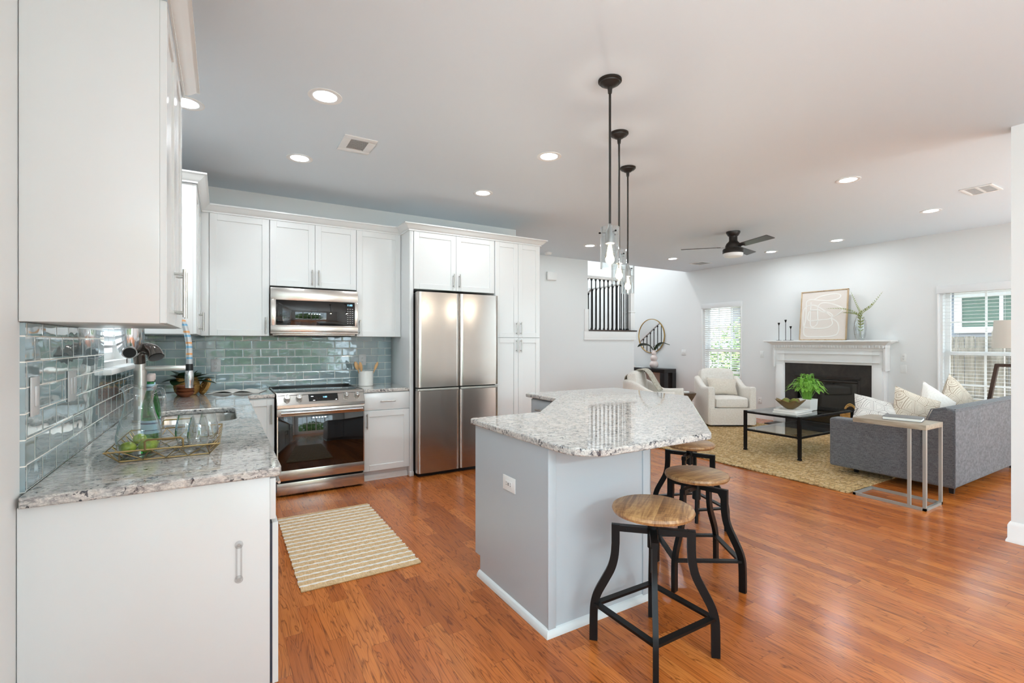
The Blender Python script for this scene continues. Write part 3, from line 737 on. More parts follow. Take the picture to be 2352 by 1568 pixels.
m = MB().sweep_profile([(1.305, 2.528), (1.305, 1.835), (1.962, 1.835), (3.08, 2.85)][::-1], [(0, 0), (-.022, 0), (-.022, .012), (-.014, .026), (-.006, .034), (0, .036)][::-1])
m.build('base_moulding', 'island_base', r, world=True)
for y0, y1 in ((3.262, 3.64),):
    d = door_mesh(y1 - y0, .165, flat_=True).build('drawer', 'island_grey', r); d.rotation_euler = (0, 0, -PI / 2); d.location = (2.42 - 1.9, y1 - 2.4, .70)
    h = pull(.15, False).build('handle', 'nickel', d); h.location = (.11, -.02, .08)
    d = door_mesh(y1 - y0, .565).build('door', 'island_grey', r); d.rotation_euler = (0, 0, -PI / 2); d.location = (2.42 - 1.9, y1 - 2.4, .125)
for k in range(2):
    d = door_mesh(.25, .745).build('door', 'island_grey', r); d.rotation_euler = (0, 0, PI); d.location = (1.83 - k * .255 - 1.9, 2.585 - 2.4, .125)
    h = pull(.15).build('handle', 'nickel', d); h.location = (.215 if k == 0 else .03, -.02, .55)

# ------------------------------------------------------------------ outlets and switches
def plate(name, label, loc, rz, w_=.07, h=.115, kind='duplex', mat='plate_white', group=None, cat='outlet', n=1):
    """plate lies in local xz, faces local -y"""
    r = thing(name, label, cat, loc, rz, group)
    MB().box(-w_ / 2, w_ / 2, -.006, -.0005, -h / 2, h / 2, .003).build('cover_plate', mat, r)
    for i in range(n):
        cx = 0 if n == 1 else (-.023 + .046 * i)
        if kind == 'duplex':
            s = MB()
            for z in (-.02, .02):
                MB().box(cx - .016, cx + .016, -.0085, -.0055, z - .014, z + .014, .003).build('socket', mat, r)
                for dx in (-.006, .006): s.box(cx + dx - .0012, cx + dx + .0012, -.0092, -.0082, z - .001, z + .007)
                s.cyl(.0022, 0, .001, 8, mat=T(cx, -.0082, z - .007) @ RX(PI / 2))
            s.build('slots', 'slot_dark', r)
        elif kind == 'gfci_h':
            MB().box(-.034, .034, -.009, -.0055, -.016, .016, .003).build('socket', mat, r)
            s = MB()
            for x in (-.021, .021):
                for dz in (-.006, .006): s.box(x - .003, x + .005, -.0097, -.0088, dz - .0012, dz + .0012)
            s.box(-.005, .005, -.0097, -.0088, .001, .006).box(-.005, .005, -.0097, -.0088, -.007, -.002)
            s.build('slots', 'slot_dark', r)
        elif kind == 'rocker':
            MB().box(cx - .016, cx + .016, -.011, -.0055, -.033, .033, .003).build('rocker', mat, r)
        elif kind == 'toggle':
            MB().box(cx - .004, cx + .004, -.014, -.0055, -.008, .010, .002).build('toggle', mat, r)
    return r
LW = WL + .0095
plate('dimmer_switch', 'light grey dimmer switch on the left tile nearest the wall end', (LW, 2.105, 1.20), PI / 2, .078, .125, 'rocker', 'plate_grey', cat='light switch')
plate('light_switch', 'light grey rocker switch on the left tile, nearer the sink window', (LW, 2.55, 1.20), PI / 2, .115, .12, 'rocker', 'plate_grey', cat='light switch', n=2)
plate('wall_outlet', 'grey duplex outlet on the tile above the leafy basket plant', (-.05, WR - .0095, 1.155), 0, .08, .12, mat='plate_grey')
plate('wall_outlet', 'grey duplex outlet on the tile behind the utensil crock', (1.325, WR - .0095, 1.185), 0, .08, .12, mat='plate_grey')
plate('island_outlet', 'white horizontal outlet on the grey end of the island', (1.304, 2.185, .625), -PI / 2, .125, .078, 'gfci_h')
plate('light_switch', 'white two-gang switch plate on the wall beside the round mirror', (WF - .0005, 6.83, 1.17), -PI / 2, .115, .115, 'toggle', n=2, cat='light switch')
plate('light_switch', 'white single switch plate left of the fireplace mantel', (WF - .0005, 5.11, 1.165), -PI / 2, .07, .115, 'toggle', cat='light switch')
plate('wall_outlet', 'white outlet just right of the mantel, the upper of two plates', (WF - .0005, 3.00, 1.16), -PI / 2)
plate('wall_plate', 'white blank plate right of the mantel, below the outlet', (WF - .0005, 3.00, 1.0), -PI / 2, kind='toggle', cat='wall plate')
plate('wall_outlet', 'white low outlet on the wall between cream armchair and fireplace', (WF - .0005, 5.15, .33), -PI / 2)

# ================================================================== APPLIANCES
def text(name, s, size, mat, parent, loc, rot=(PI / 2, 0, 0)):
    c = bpy.data.curves.new(name, 'FONT'); c.body = s; c.size = size; c.extrude = .0002; c.align_x = 'CENTER'; c.align_y = 'CENTER'
    t = bpy.data.objects.new(name, c); COL.objects.link(t); bpy.context.view_layer.update()
    me = bpy.data.meshes.new_from_object(t.evaluated_get(bpy.context.evaluated_depsgraph_get())); bpy.data.objects.remove(t); bpy.data.curves.remove(c)
    me.materials.clear(); me.materials.append(M[mat])
    o = bpy.data.objects.new(name, me); COL.objects.link(o); o.parent = parent; o.location = loc; o.rotation_euler = rot
    return o
# microwave (local origin left-bottom-front)
r = thing('microwave', 'stainless over-the-range microwave with black glass window and blue clock', 'microwave', (.387, 4.985, 1.445))
MB().box(0, .796, .03, .41, .03, .445, .003).build('body', 'black_plastic', r)
m = MB().box(0, .796, 0, .03, .33, .446, .004).box(0, .796, 0, .03, .03, .095, .004).box(0, .045, 0, .03, .09, .335, .002).box(.765, .796, 0, .03, .09, .335, .002)
m.build('door_frame', 'stainless_bright', r)
MB().box(.044, .766, .004, .03, .093, .332, .001).build('door_glass', 'black_glass', r)
MB().box(.0, .796, .006, .10, .012, .031, .002).box(.02, .776, .03, .38, -.004, .014, .002).build('vent_base', 'stainless', r)
MB().box(.06, .736, .05, .36, -.010, -.003, .001).build('grease_filter', 'slot_dark', r)
text('clock_digits', '11:03', .024, 'display_blue', r, (.715, .0035, .302))
m = MB()
for i in range(3):
    for j in range(8):
        m.box(.69 + i * .023, .702 + i * .023, .003, .0042, .262 - j * .0205, .2655 - j * .0205)
m.build('keypad_marks', 'plate_grey', r)
# range
r = thing('range_oven', 'stainless slide-in range with black glass oven door and smooth cooktop', 'range', (.412, 4.70, 0))
W = .762
MB().box(.004, W - .004, .03, .68, .03, .90, .003).build('body', 'black_plastic', r)
MB().box(-.002, W + .002, .062, .695, .900, .922, .003).build('cooktop', 'black_glass', r)
m = MB().box(-.006, .006, .055, .695, .9145, .926, .002).box(W - .006, W + .006, .055, .695, .9145, .926, .002)
m.build('cooktop_trim', 'stainless', r)
MB().box(-.006, W + .006, .672, .70, .9145, .932, .003).build('rear_vent', 'black_plastic', r)
m = MB().prism([(-.004, .0), (.07, .0), (.07, .135), (.050, .135), (-.03, .03), (-.03, .0)], 0, W, mat=T(0, 0, .787) @ Matrix(((0, 0, 1, 0), (1, 0, 0, 0), (0, 1, 0, 0), (0, 0, 0, 1))))
o = m.build('control_panel', 'stainless_bright', r, smooth=False); bevel_mod(o, .004)
nrm = Vector((0, -.105, .08)).normalized(); ang = math.atan2(.08, .105)   # panel face tilt
pm = lambda x, t: T(x, -.03 + .08 * t, .817 + .105 * t) @ RX(PI / 2 - ang)  # local +z out of panel
for x in (.085, .185, .595, .695):
    kb = MB().cyl(.029, .001, .006, 28, .028, mat=pm(x, .5)).lathe([(.025, .006), (.024, .028), (.021, .032), (0, .032)], 28, pm(x, .5)).build('knob', 'nickel', r)
    MB().box(-.006, .006, -.024, .024, .028, .040, .003, mat=pm(x, .5)).build('grip', 'chrome', kb)
dp = MB().box(.0, .255, -.038, .038, .0005, .003, .001, mat=pm(.265, .5)).build('display', 'black_glass', r)
t_ = text('display_digits', '1:03', .022, 'display_blue', dp, (0, 0, 0)); t_.matrix_basis = pm(.405, .5) @ T(0, 0, .0034)
d = MB().box(.002, W - .002, -.012, .03, .715, .785, .004).box(.002, W - .002, -.012, .03, .145, .235, .003).box(.002, .012, -.010, .03, .233, .716).box(W - .012, W - .002, -.010, .03, .233, .716).build('oven_door', 'stainless_bright', r)
MB().box(.011, W - .011, -.011, .025, .2345, .716, .001).build('window', 'black_glass', d)
MB().tube([(.03, -.062, .752), (W - .03, -.062, .752)], .0165, 16).box(.035, .06, -.06, -.01, .742, .762, .003).box(W - .06, W - .035, -.06, -.01, .742, .762, .003).build('handle', 'chrome', d)
MB().box(.002, W - .002, -.010, .03, .02, .125, .003).build('storage_drawer', 'stainless_bright', r)
m = MB()
for x in (.04, W - .04):
    for y in (.06, .62): m.cyl(.015, 0, .032, 12, mat=T(x, y, 0))
m.build('feet', 'rubber', r)
# refrigerator
r = thing('refrigerator', 'tall stainless four-door refrigerator beside the white pantry', 'refrigerator', (1.698, 4.655, 0))
FW = .932
MB().box(.004, FW - .004, .075, .71, .03, 1.885, .003).build('body', 'bronze_dark', r)
def fdoor(x0, x1, z0, z1, bulge):
    def f(u, v):
        x = x0 + (x1 - x0) * u; z = z0 + (z1 - z0) * v
        e = min(u, 1 - u) * (x1 - x0); y = .014 * max(0, 1 - e / .02) ** 2
        return (x, y - .006 * math.sin(PI * u) + bulge * math.sin(3.0 * v + .4) * math.sin(2 * PI * u), z)
    m = MB().grid(f, 24, 24); m.box(x0, x1, .013, .073, z0, z1); return m
for nm, a, b_, z0, z1, bl in (('door', 0, .463, .915, 1.893, .0011), ('door', .469, FW, .915, 1.893, -.0012), ('freezer_door', 0, .463, .042, .878, .001), ('freezer_door', .469, FW, .042, .878, -.0008)):
    fdoor(a, b_, z0, z1, bl).build(nm, 'stainless', r, ang=.9)
MB().box(.0, .455, .004, .07, .879, .902, .003).box(.475, FW, .004, .07, .879, .902, .003).build('grip_strip', 'silver_leg', r)
MB().box(.02, FW - .02, .05, .6, 0, .038).build('base_grille', 'black_plastic', r)
MB().box(0.01, .07, .03, .1, 1.8855, 1.90, .004).box(FW - .07, FW - .01, .03, .1, 1.8855, 1.90, .004).build('hinge_cover', 'black_plastic', r)

# ================================================================== PENDANTS, STOOLS
def pendant(label, x, y):
    r = thing('pendant_light', label, 'pendant light', (x, y, CEIL), 0, 'pendants over the island')
    MB().lathe([(0, -.0005), (.066, -.0005), (.066, -.010), (.058, -.014), (.056, -.020), (.040, -.026), (.030, -.036), (.014, -.040), (.011, -.075), (0, -.075)], 36).build('canopy', 'bronze_dark', r)
    MB().cyl(.0068, -.825, -.07, 14).build('rod', 'bronze_dark', r)
    h = MB().lathe([(0, -.815), (.009, -.815), (.011, -.83), (.026, -.862), (.026, -.925), (.022, -.928), (0, -.928)], 28).build('socket', 'pewter', r)
    m = MB()
    for k in range(3):
        a = 2 * PI * k / 3 + .35
        m.tube([(.02 * math.cos(a), .02 * math.sin(a), -.865), (.056 * math.cos(a), .056 * math.sin(a), -.865)], .0022, 8)
        m.ball(.0055, mat=T(.058 * math.cos(a), .058 * math.sin(a), -.865), seg=12)
    m.build('thumb_screw', 'black_metal', h)
    MB().lathe([(.0535, -.835), (.0535, -1.068), (.0515, -1.068), (.0515, -.835)], 40, cap=False).build('glass_shade', 'clear_glass', r)
    b = MB().lathe([(0, -.928), (.013, -.928), (.014, -.94), (.028, -.985), (.031, -1.005), (.026, -1.028), (.012, -1.043), (0, -1.046)], 24).build('bulb', 'bulb_glass', r)
    m = MB()
    for k in range(5):
        a = 2 * PI * k / 5; m.tube([(.006 * math.cos(a), .006 * math.sin(a), -.935), (.015 * math.cos(a), .015 * math.sin(a), -.985), (.005 * math.cos(a), .005 * math.sin(a), -1.03)], .0030, 6)
    m.build('filament', 'filament', b)
    l = bpy.data.lights.new('pendant_lamp', 'POINT'); l.energy = 9; l.color = (1, .92, .82); l.shadow_soft_size = .028
    o = bpy.data.objects.new('pendant_lamp', l); COL.objects.link(o); o.location = (x, y, CEIL - 1.0)
    return r
pendant('nearest, largest-looking glass cylinder pendant on a long bronze rod', 1.884, 2.047)
pendant('middle one of the three glass cylinder pendants over the island', 2.415, 2.530)
pendant('farthest glass cylinder pendant, hanging lowest-looking beside the stair rail', 2.955, 2.991)

def stool(label, x, y, zt, rz, seat_rot):
    r = thing('bar_stool', label, 'stool', (x, y, 0), rz, 'wooden-topped bar stools')
    s = MB().lathe([(0, zt - .034), (.160, zt - .034), (.174, zt - .028), (.180, zt - .016), (.176, zt - .005), (.166, zt), (0, zt)], 48).build('seat', 'mango_seat', r); s.rotation_euler = (0, 0, seat_rot)
    MB().cyl(.010, zt - .30, zt - .0345, 16).cyl(.022, zt - .055, zt - .0345, 16, .05).build('screw_post', 'black_metal', r)
    MB().cyl(.024, .455, .56, 20).cyl(.029, .52, .545, 20).build('hub', 'black_metal', r)
    for k in range(4):
        a = PI / 2 * k + PI / 4; d = Vector((math.cos(a), math.sin(a), 0)); u = Vector((-math.sin(a), math.cos(a), 0))
        prof = [(.163, .545), (.163, .46), (.168, .40), (.182, .345), (.212, .285), (.243, .225), (.258, .175), (.262, .12), (.263, .004)]
        P = [d * a_ + Vector((0, 0, z)) for a_, z in prof]
        cv = [P[0], P[1]] + bez(P[1:], 26)[1:]
        MB().bar(cv, .022, .036, up=tuple(u)).build('leg', 'black_metal', r)
        MB().bar([d * .02 + Vector((0, 0, .53)), d * .175 + Vector((0, 0, .53))], .026, .030, up=(0, 0, 1)).cyl(.006, 0, .005, 10, mat=T(*(d * .12 + u * .013 + Vector((0, 0, .53)))) @ RZ(a) @ RX(-PI / 2)).build('arm', 'black_metal', r)
        e = Vector((math.cos(a + PI / 2), math.sin(a + PI / 2), 0))
        MB().bar([d * .252 + Vector((0, 0, .17)), e * .252 + Vector((0, 0, .17))], .012, .03).build('rung', 'black_metal', r)
    return r
stool('nearest bar stool, whole in view with round wood seat and black legs', 1.655, 1.520, .64, 0, .6)
stool('middle bar stool, tucked between nearest stool and the far one', 2.39, 1.86, .61, -.57 + PI / 2, 2.1)
stool('farthest bar stool, half hidden under the island top', 3.03, 2.42, .62, -.35, 2.9)

# ================================================================== CEILING FIXTURES
cans = [('large-looking recessed ceiling light above the near kitchen counter', .534, 3.07),
        ('recessed ceiling light half hidden behind the near wall cabinet crown', -.19, 3.60),
        ('recessed ceiling light above the range left of the square vent', .536, 4.204),
        ('recessed ceiling light centred above the island left of the pendants', 2.237, 3.135),
        ('recessed ceiling light above the refrigerator front', 2.22, 4.239),
        ('recessed ceiling light beside the pendant glass near the stair wall', 4.827, 5.688),
        ('small-looking recessed ceiling light left of the fan near stairwell', 6.828, 5.814),
        ('recessed ceiling light just right of the ceiling fan', 7.684, 4.538),
        ('recessed ceiling light above the framed art', 7.653, 3.543),
        ('recessed ceiling light in the middle of the living side, nearest on that side', 4.90, 2.174),
        ('recessed ceiling light above the lamp, left below the right vent', 6.846, 2.201)]
for lb, x, y in cans:
    r = thing('ceiling_light', lb, 'ceiling light', (x, y, CEIL), 0, 'recessed ceiling lights')
    MB().lathe([(.098, -.0005), (.098, -.004), (.092, -.006), (.082, -.006), (.068, -.003), (.066, -.0005)], 40, cap=False).build('trim_ring', 'trim_paint', r)
    MB().cyl(.068, -.0022, -.0008, 36).build('lens', 'can_glow', r)
    area('can_lamp', (x, y, CEIL - .008), (0, 0, 0), .13, .13, CAN_W, CAN_COL, 'DISK')
def vent(label, x, y, wx, wy, rz=0, split=False, f=.028):
    r = thing('ceiling_vent', label, 'vent', (x, y, CEIL), rz, 'ceiling vents')
    m = MB()
    for a, b, c, d in ((-wx / 2, wx / 2, -wy / 2, -wy / 2 + f), (-wx / 2, wx / 2, wy / 2 - f, wy / 2), (-wx / 2, -wx / 2 + f, -wy / 2 + f, wy / 2 - f), (wx / 2 - f, wx / 2, -wy / 2 + f, wy / 2 - f)): m.box(a, b, c, d, -.008, -.0005, .002)
    if split: m.box(-wx / 2 + f, wx / 2 - f, -.008, .008, -.008, -.0005)
    m.build('frame', 'trim_paint', r)
    MB().box(-wx / 2 + f, wx / 2 - f, -wy / 2 + f, wy / 2 - f, -.0015, -.0006).build('backing', 'plate_grey', r)
    m = MB(); n = int((wy - 2 * f) / .016)
    for k in range(n):
        yy = -wy / 2 + f + .008 + k * .016
        m.box(-wx / 2 + f, wx / 2 - f, -.006, .006, -.0007, .0007, mat=T(0, yy, -.005) @ RX(.7))
    m.build('slats', 'plate_grey', r)
vent('square white ceiling vent above the kitchen, between two recessed lights', .869, 3.694, .235, .30, f=.055)
vent('white ceiling vent at upper right of the living side', 6.31, 1.645, .32, .24, 0, True)
vent('thin-looking far ceiling vent below the fan blade near the stairwell', 7.65, 5.86, .30, .30)
r = thing('smoke_detector', 'small round white smoke detector on the ceiling by the pantry', 'smoke detector', (4.608, 6.483, CEIL))
MB().lathe([(0, -.035), (.045, -.035), (.058, -.022), (.062, -.0005), (0, -.0005)], 28).build('cover', 'plate_white', r)
r = thing('door_chime', 'white boxy door chime high on the stair wall', 'door chime', (4.832, WS - .0005, 2.515))
MB().box(-.10, .10, -.05, -.0005, -.075, .075, .018, 4).build('cover', 'plate_white', r)
# ceiling fan
r = thing('ceiling_fan', 'black three-blade ceiling fan with round white light', 'ceiling fan', (5.865, 3.983, CEIL))
MB().lathe([(0, -.0005), (.088, -.0005), (.088, -.018), (.066, -.055), (.052, -.065), (.052, -.12), (.060, -.135), (.085, -.16), (.098, -.19), (.098, -.225), (0, -.225)], 40).build('motor_mount', 'bronze_dark', r)
MB().lathe([(0, -.222), (.10, -.222), (.125, -.232), (.132, -.245), (.132, -.285), (.125, -.292), (0, -.292)], 44).build('light_ring', 'bronze_dark', r)
MB().lathe([(.124, -.2915), (.122, -.315), (.108, -.335), (.06, -.345), (0, -.346)], 44).build('light_diffuser', 'opal_glass', r)
for k in range(3):
    a = math.radians([13, 133, 253][k]) 
    mt = RZ(a) @ T(.10, 0, -.205) @ RX(-.22)
    b = MB().prism(round_poly([(.06, -.055), (.56, -.066), (.56, .066), (.06, .055)], [.01, .012, .012, .01], 3), -.003, .003, mat=mt).build('blade', 'fan_blade', r)
    MB().box(-.02, .10, -.02, .02, -.006, -.003, mat=mt).build('blade_iron', 'bronze_dark', b)

# ================================================================== COUNTER ITEMS
CT = .9145
def lathe_thing(name, label, cat, loc, parts, group=None, rz=0):
    r = thing(name, label, cat, loc, rz, group)
    for nm, prof, mat in parts: MB().lathe(prof, 40, cap=False).build(nm, mat, r)
    return r
# wire tray
TX, TY, TR_ = -.10, 2.62, -.10
r = thing('wire_tray', 'gold wire tray of triangular lattice holding the glassware', 'tray', (-.185, 2.545, CT), -.02)
def rect(a, b, z): return [(-a, -b, z), (a, -b, z), (a, b, z), (-a, b, z)]
A_, B_ = .145, .215; A2, B2 = .182, .265
bt = rect(A_, B_, .004); tp = rect(A2, B2, .05)
MB().tube(tp, .0032, 8, closed=True).tube(bt, .0032, 8, closed=True).build('rim', 'wire_gold', r)
m = MB()
for i in range(4):
    p, q = Vector(bt[i]), Vector(bt[(i + 1) % 4]); P_, Q_ = Vector(tp[i]), Vector(tp[(i + 1) % 4]); n = 4 if i % 2 == 0 else 6
    m.tube([p, P_], .0022, 6)
    for k in range(n):
        m.tube([p.lerp(q, k / n), P_.lerp(Q_, (k + .5) / n)], .0018, 6); m.tube([P_.lerp(Q_, (k + .5) / n), p.lerp(q, (k + 1) / n)], .0018, 6)
for k in range(4):
    x0 = -A_ + 2 * A_ * k / 4; x1 = x0 + 2 * A_ / 4
    m.tube([(x0, -B_, .004), (x1, 0, .004)], .0016, 6); m.tube([(x1, 0, .004), (x0, B_, .004)], .0016, 6); m.tube([(x0, 0, .004), (x1, -B_, .004)], .0016, 6); m.tube([(x0, 0, .004), (x1, B_, .004)], .0016, 6)
m.tube([(-A_, 0, .004), (A_, 0, .004)], .0018, 6)
m.build('lattice', 'wire_gold', r)
for s_ in (-1, 1):
    MB().tube([(-.06, s_ * B2, .05), (-.06, s_ * (B2 + .006), .082), (-.052, s_ * (B2 + .007), .088), (.052, s_ * (B2 + .007), .088), (.06, s_ * (B2 + .006), .082), (.06, s_ * B2, .05)], .0036, 8).build('handle', 'wire_gold', r)
CT2 = CT + .0085
# pitcher
r = thing('glass_pitcher', 'clear hourglass glass pitcher with curled handle at the near tray end', 'pitcher', (-.285, 2.425, CT2), -.45)
wob = lambda a: 0
prof = [(0, .004), (.055, .004), (.066, .012), (.074, .05), (.076, .075), (.068, .12), (.053, .17), (.046, .21), (.049, .245), (.058, .27)]
MB().lathe(prof, 44, cap=False).lathe([(0, .009), (.05, .009), (.055, .0)], 44, cap=False).build('body', 'clear_glass', r)
MB().tube(bez([(.047, 0, .245), (.085, -.004, .262), (.10, -.006, .225), (.098, -.006, .17), (.082, -.004, .12), (.082, -.002, .10), (.098, -.003, .112)], 30), .0075, 12).build('handle', 'clear_glass', r)
MB().tube([(.058 * math.cos(t), .058 * math.sin(t), .27 + .006 * math.sin(3 * t)) for t in [2 * PI * k / 40 for k in range(40)]], .0035, 8, closed=True).build('rim', 'clear_glass', r)
def bottle(label, x, y):
    r = thing('glass_bottle', label, 'bottle', (x, y, CT2), 0, 'green mineral water bottles')
    r.scale = (.87, .87, 1.05)
    MB().lathe([(0, .002), (.034, .002), (.038, .010), (.038, .13), (.034, .17), (.022, .215), (.015, .235), (.0145, .275), (0, .275)], 36, cap=False).build('body', 'green_glass', r)
    MB().lathe([(.0385, .060), (.0388, .061), (.0388, .112), (.0385, .113)], 36, cap=False).build('front_label', 'blue_label', r)
    MB().lathe([(.0389, .098), (.0391, .0985), (.0391, .104), (.0389, .1045)], 36, cap=False).lathe([(.0389, .072), (.0391, .0725), (.0391, .0745), (.0389, .075)], 36, cap=False).build('label_stripe', 'blue_dark', r)
    n_ = MB().lathe([(.0152, .232), (.0157, .233), (.0157, .258), (.0152, .259)], 28, cap=False).build('neck_label', 'blue_label', r)
    MB().lathe([(.0158, .243), (.0160, .2435), (.0160, .2475), (.0158, .248)], 28, cap=False).build('label_band', 'blue_dark', n_)
    MB().lathe([(0, .296), (.015, .296), (.0165, .292), (.0165, .272), (.0158, .270), (0, .270)], 28).build('cap', 'bottle_cap', r)
bottle('green glass bottle with pink cap right behind the pitcher', -.262, 2.560)
bottle('green glass bottle further back, only its shoulder showing', -.268, 2.665)
for lb, x, y, z, s_, rt in (('green lime at the left inside the glass pitcher', -.318, 2.405, .0335, .90, (.1, .1, .5)), ('largest green lime, right inside the glass pitcher', -.254, 2.412, .0365, 1.06, (.1, -.15, .5)), ('green lime peeking over the two others in the pitcher', -.287, 2.462, .0555, .85, (.5, .2, 1.2))):
    m = MB().ball(.026, 1.25 * s_, 1 * s_, 1.0 * s_, seg=24); m.ball(.007, 1.4, .8, .8, mat=T(.031 * s_, 0, 0), seg=10)
    o = m.build('lime', 'lime_skin', None); o.location = (x, y, CT2 + z); o.rotation_euler = rt; tag(o, lb, 'lime', 'limes in the pitcher')
def tumbler(label, x, y):
    r = thing('stemless_glass', label, 'glass', (x, y, CT2), 0, 'stemless wine glasses')
    MB().lathe([(0, .002), (.024, .002), (.032, .012), (.039, .04), (.040, .06), (.0365, .092), (.027, .135), (.0262, .135), (.0355, .092), (.0388, .06), (.0375, .04), (.03, .016), (0, .012)], 40, cap=False).build('bowl', 'clear_glass', r)
tumbler('clear stemless glass, left of the three on the tray', -.135, 2.53)
tumbler('clear stemless glass, nearest the camera on the tray', -.085, 2.42)
tumbler('clear stemless glass, right end of the tray', -.052, 2.52)
# basket plant
r = thing('basket_plant', 'dark broad-leaved plant in a woven basket in the counter corner', 'plant', (-.265, 5.12, CT))
MB().lathe([(0, .002), (.07, .002), (.092, .03), (.10, .07), (.092, .12), (.078, .15), (.072, .15), (.085, .12), (.08, .1), (0, .1)], 40, cap=False).build('basket', 'basket_weave', r)
def leaf(m, base, dirv, L_, wd, droop, fold=.25, nu=8):
    d = Vector(dirv).normalized(); side = d.cross(Vector((0, 0, 1)));
    if side.length < .01: side = Vector((1, 0, 0))
    side.normalize(); up = side.cross(d); b = Vector(base)
    def f(u, v):
        s_ = (v - .5) * 2; wv = wd * (math.sin(PI * min(1, u ** .8)) ** .7 if 0 < u < 1 else 0)
        p = b + d * (L_ * u) + side * (s_ * wv) + up * (fold * abs(s_) * wv) + Vector((0, 0, -droop * u * u * L_))
        return tuple(p)
    m.grid(f, nu, 4)
m = MB()
for a, el, L_, wd, dr in ((3.3, .25, .17, .055, .35), (3.9, .6, .16, .06, .3), (4.6, .9, .15, .045, .3), (5.3, .35, .20, .055, .3), (5.9, .55, .19, .05, .25), (.1, .3, .22, .045, .3), (.8, .7, .16, .05, .3), (2.5, .6, .16, .05, .3), (1.6, .8, .15, .05, .3), (5.6, .05, .27, .035, .15), (4.2, .15, .16, .06, .4), (3.0, .9, .17, .05, .3), (0, 1.1, .14, .045, .3)):
    d = (math.cos(a) * math.cos(el), math.sin(a) * math.cos(el), math.sin(el)); leaf(m, (.02 * math.cos(a), .02 * math.sin(a), .12), d, L_, wd * 1.35, dr * .8, .18, 10)
m.build('leaves', 'green_leaf_dark', r, ang=2.0)
r = thing('basket_cover', 'round woven lid leaning against the basket plant', 'basket lid', (-.145, 5.10, CT + .002), .35)
mt = T(.015, 0, .068) @ RY(-1.15)
MB().cyl(.076, -.012, .004, 36, mat=mt).lathe([(.02, .004), (.074, .004), (.070, .014), (.03, .016), (0, .016)], 36, mt).build('disc', 'basket_weave', r)
MB().tube([tuple(mt @ Vector((.016 * math.cos(t), .004, .016 + .014 * math.sin(t)))) for t in [PI * k / 8 for k in range(9)]], .004, 8).build('knob_loop', 'basket_weave', r)
for k, lb in enumerate(('dark wooden bowl at the bottom of the nested stack', 'dark wooden bowl in the middle of the nested stack', 'dark wooden bowl on top of the nested stack')):
    o = MB().lathe([(0, .0), (.032, .0), (.058, .022), (.068, .045), (.064, .045), (.054, .026), (.03, .008), (0, .007)], 36, cap=False).build('wooden_bowl', 'walnut_bowl', None)
    o.location = (-.265, 4.90, CT + .0255 * k); tag(o, lb, 'bowl', 'nested wooden bowls')
r = thing('open_book', 'open cookbook with white pages lying in front of the backsplash', 'book', (.12, 5.10, CT), -.3)
def page(sgn):
    def f(u, v): return (sgn * .21 * u, -.13 + .26 * v, .004 + .022 * math.sin(PI * min(1, u * 1.25)) ** .8 * (1 - u * .45) + .001)
    return f
for sg in (-1, 1):
    m = MB().grid(page(sg), 14, 2); m.box(min(0, sg * .21), max(0, sg * .21), -.13, .13, .003, .006); m.build('page_block', 'paper', r)
MB().box(-.218, .218, -.137, .137, 0, .003, .001).build('cover', 'book_grey', r)
r = thing('utensil_crock', 'white ceramic crock on the counter right of the range', 'crock', (1.315, 5.20, CT))
MB().lathe([(0, .0), (.072, .0), (.077, .004), (.077, .155), (.071, .155), (.071, .02), (0, .02)], 40, cap=False).build('pot', 'ceramic_white', r)
def utensil(label, ang, lean, h, wd):
    r2 = thing('wooden_utensil', label, 'utensil', (1.315 + .03 * math.cos(ang), 5.20 + .03 * math.sin(ang), CT + .0225), 0, 'wooden utensils in the crock')
    d = Vector((math.cos(ang) * lean, math.sin(ang) * lean, 1)).normalized()
    MB().tube([d * 0.004, d * (h - .05)], .0055, 10).build('handle', 'wooden_spoon', r2)
    MB().ball(.5, wd * .85, .014, .10, mat=T(*(d * (h - .03))) @ Vector((0, 0, 1)).rotation_difference(d).to_matrix().to_4x4(), seg=20).build('paddle', 'wooden_spoon', r2)
utensil('wooden spoon leaning furthest left in the white crock', PI + .2, .38, .235, .050)
utensil('wooden spoon second from left in the white crock', PI + .6, .26, .22, .044)
utensil('wooden spoon standing in the middle left of the white crock', PI - .9, .20, .215, .042)
utensil('wooden spatula leaning right in the white crock', -.1, .42, .23, .036)
# child-safety strap on the end panel
r = thing('safety_latch', 'clear plastic child safety strap stuck on the near cabinet end panel', 'safety latch', (.052, 1.9848, .585), .0)
for z in (.062, -.062): MB().lathe([(0, .001), (.0135, .001), (.0135, .006), (.010, .008), (0, .008)], 24, T(0, 0, z) @ RX(PI / 2)).lathe([(0, .008), (.006, .008), (.006, .011), (0, .011)], 16, T(0, 0, z) @ RX(PI / 2)).build('pad', 'clear_plastic', r)
MB().box(-.010, -.0045, -.006, -.001, -.06, .06, .001).box(.0045, .010, -.006, -.001, -.06, .06, .001).build('strap', 'clear_plastic', r)
# kitchen mat
r = thing('kitchen_mat', 'tan woven kitchen mat with rows of chunky white yarn', 'mat', (.715, 3.49, .0005), -.0)
MB().grid(lambda u, v: (-.345 + .69 * u + .004 * math.sin(60 * v), -.64 + 1.28 * v, .007 + .0012 * math.sin(190 * v)), 40, 160).box(-.343, .343, -.638, .638, 0, .006, .002).build('weave', 'mat_weave', r)
m = MB()
for k in range(19):
    y = -.585 + 1.17 * k / 18
    m.tube([(-.347 + .694 * j / 70, y + .002 * math.sin(j * 1.3 + k), .0085) for j in range(71)], [.0058 * (.5 + .5 * abs(math.sin(j * .55 + k * .9))) for j in range(71)], 6)
m.build('yarn_rows', 'mat_yarn', r)

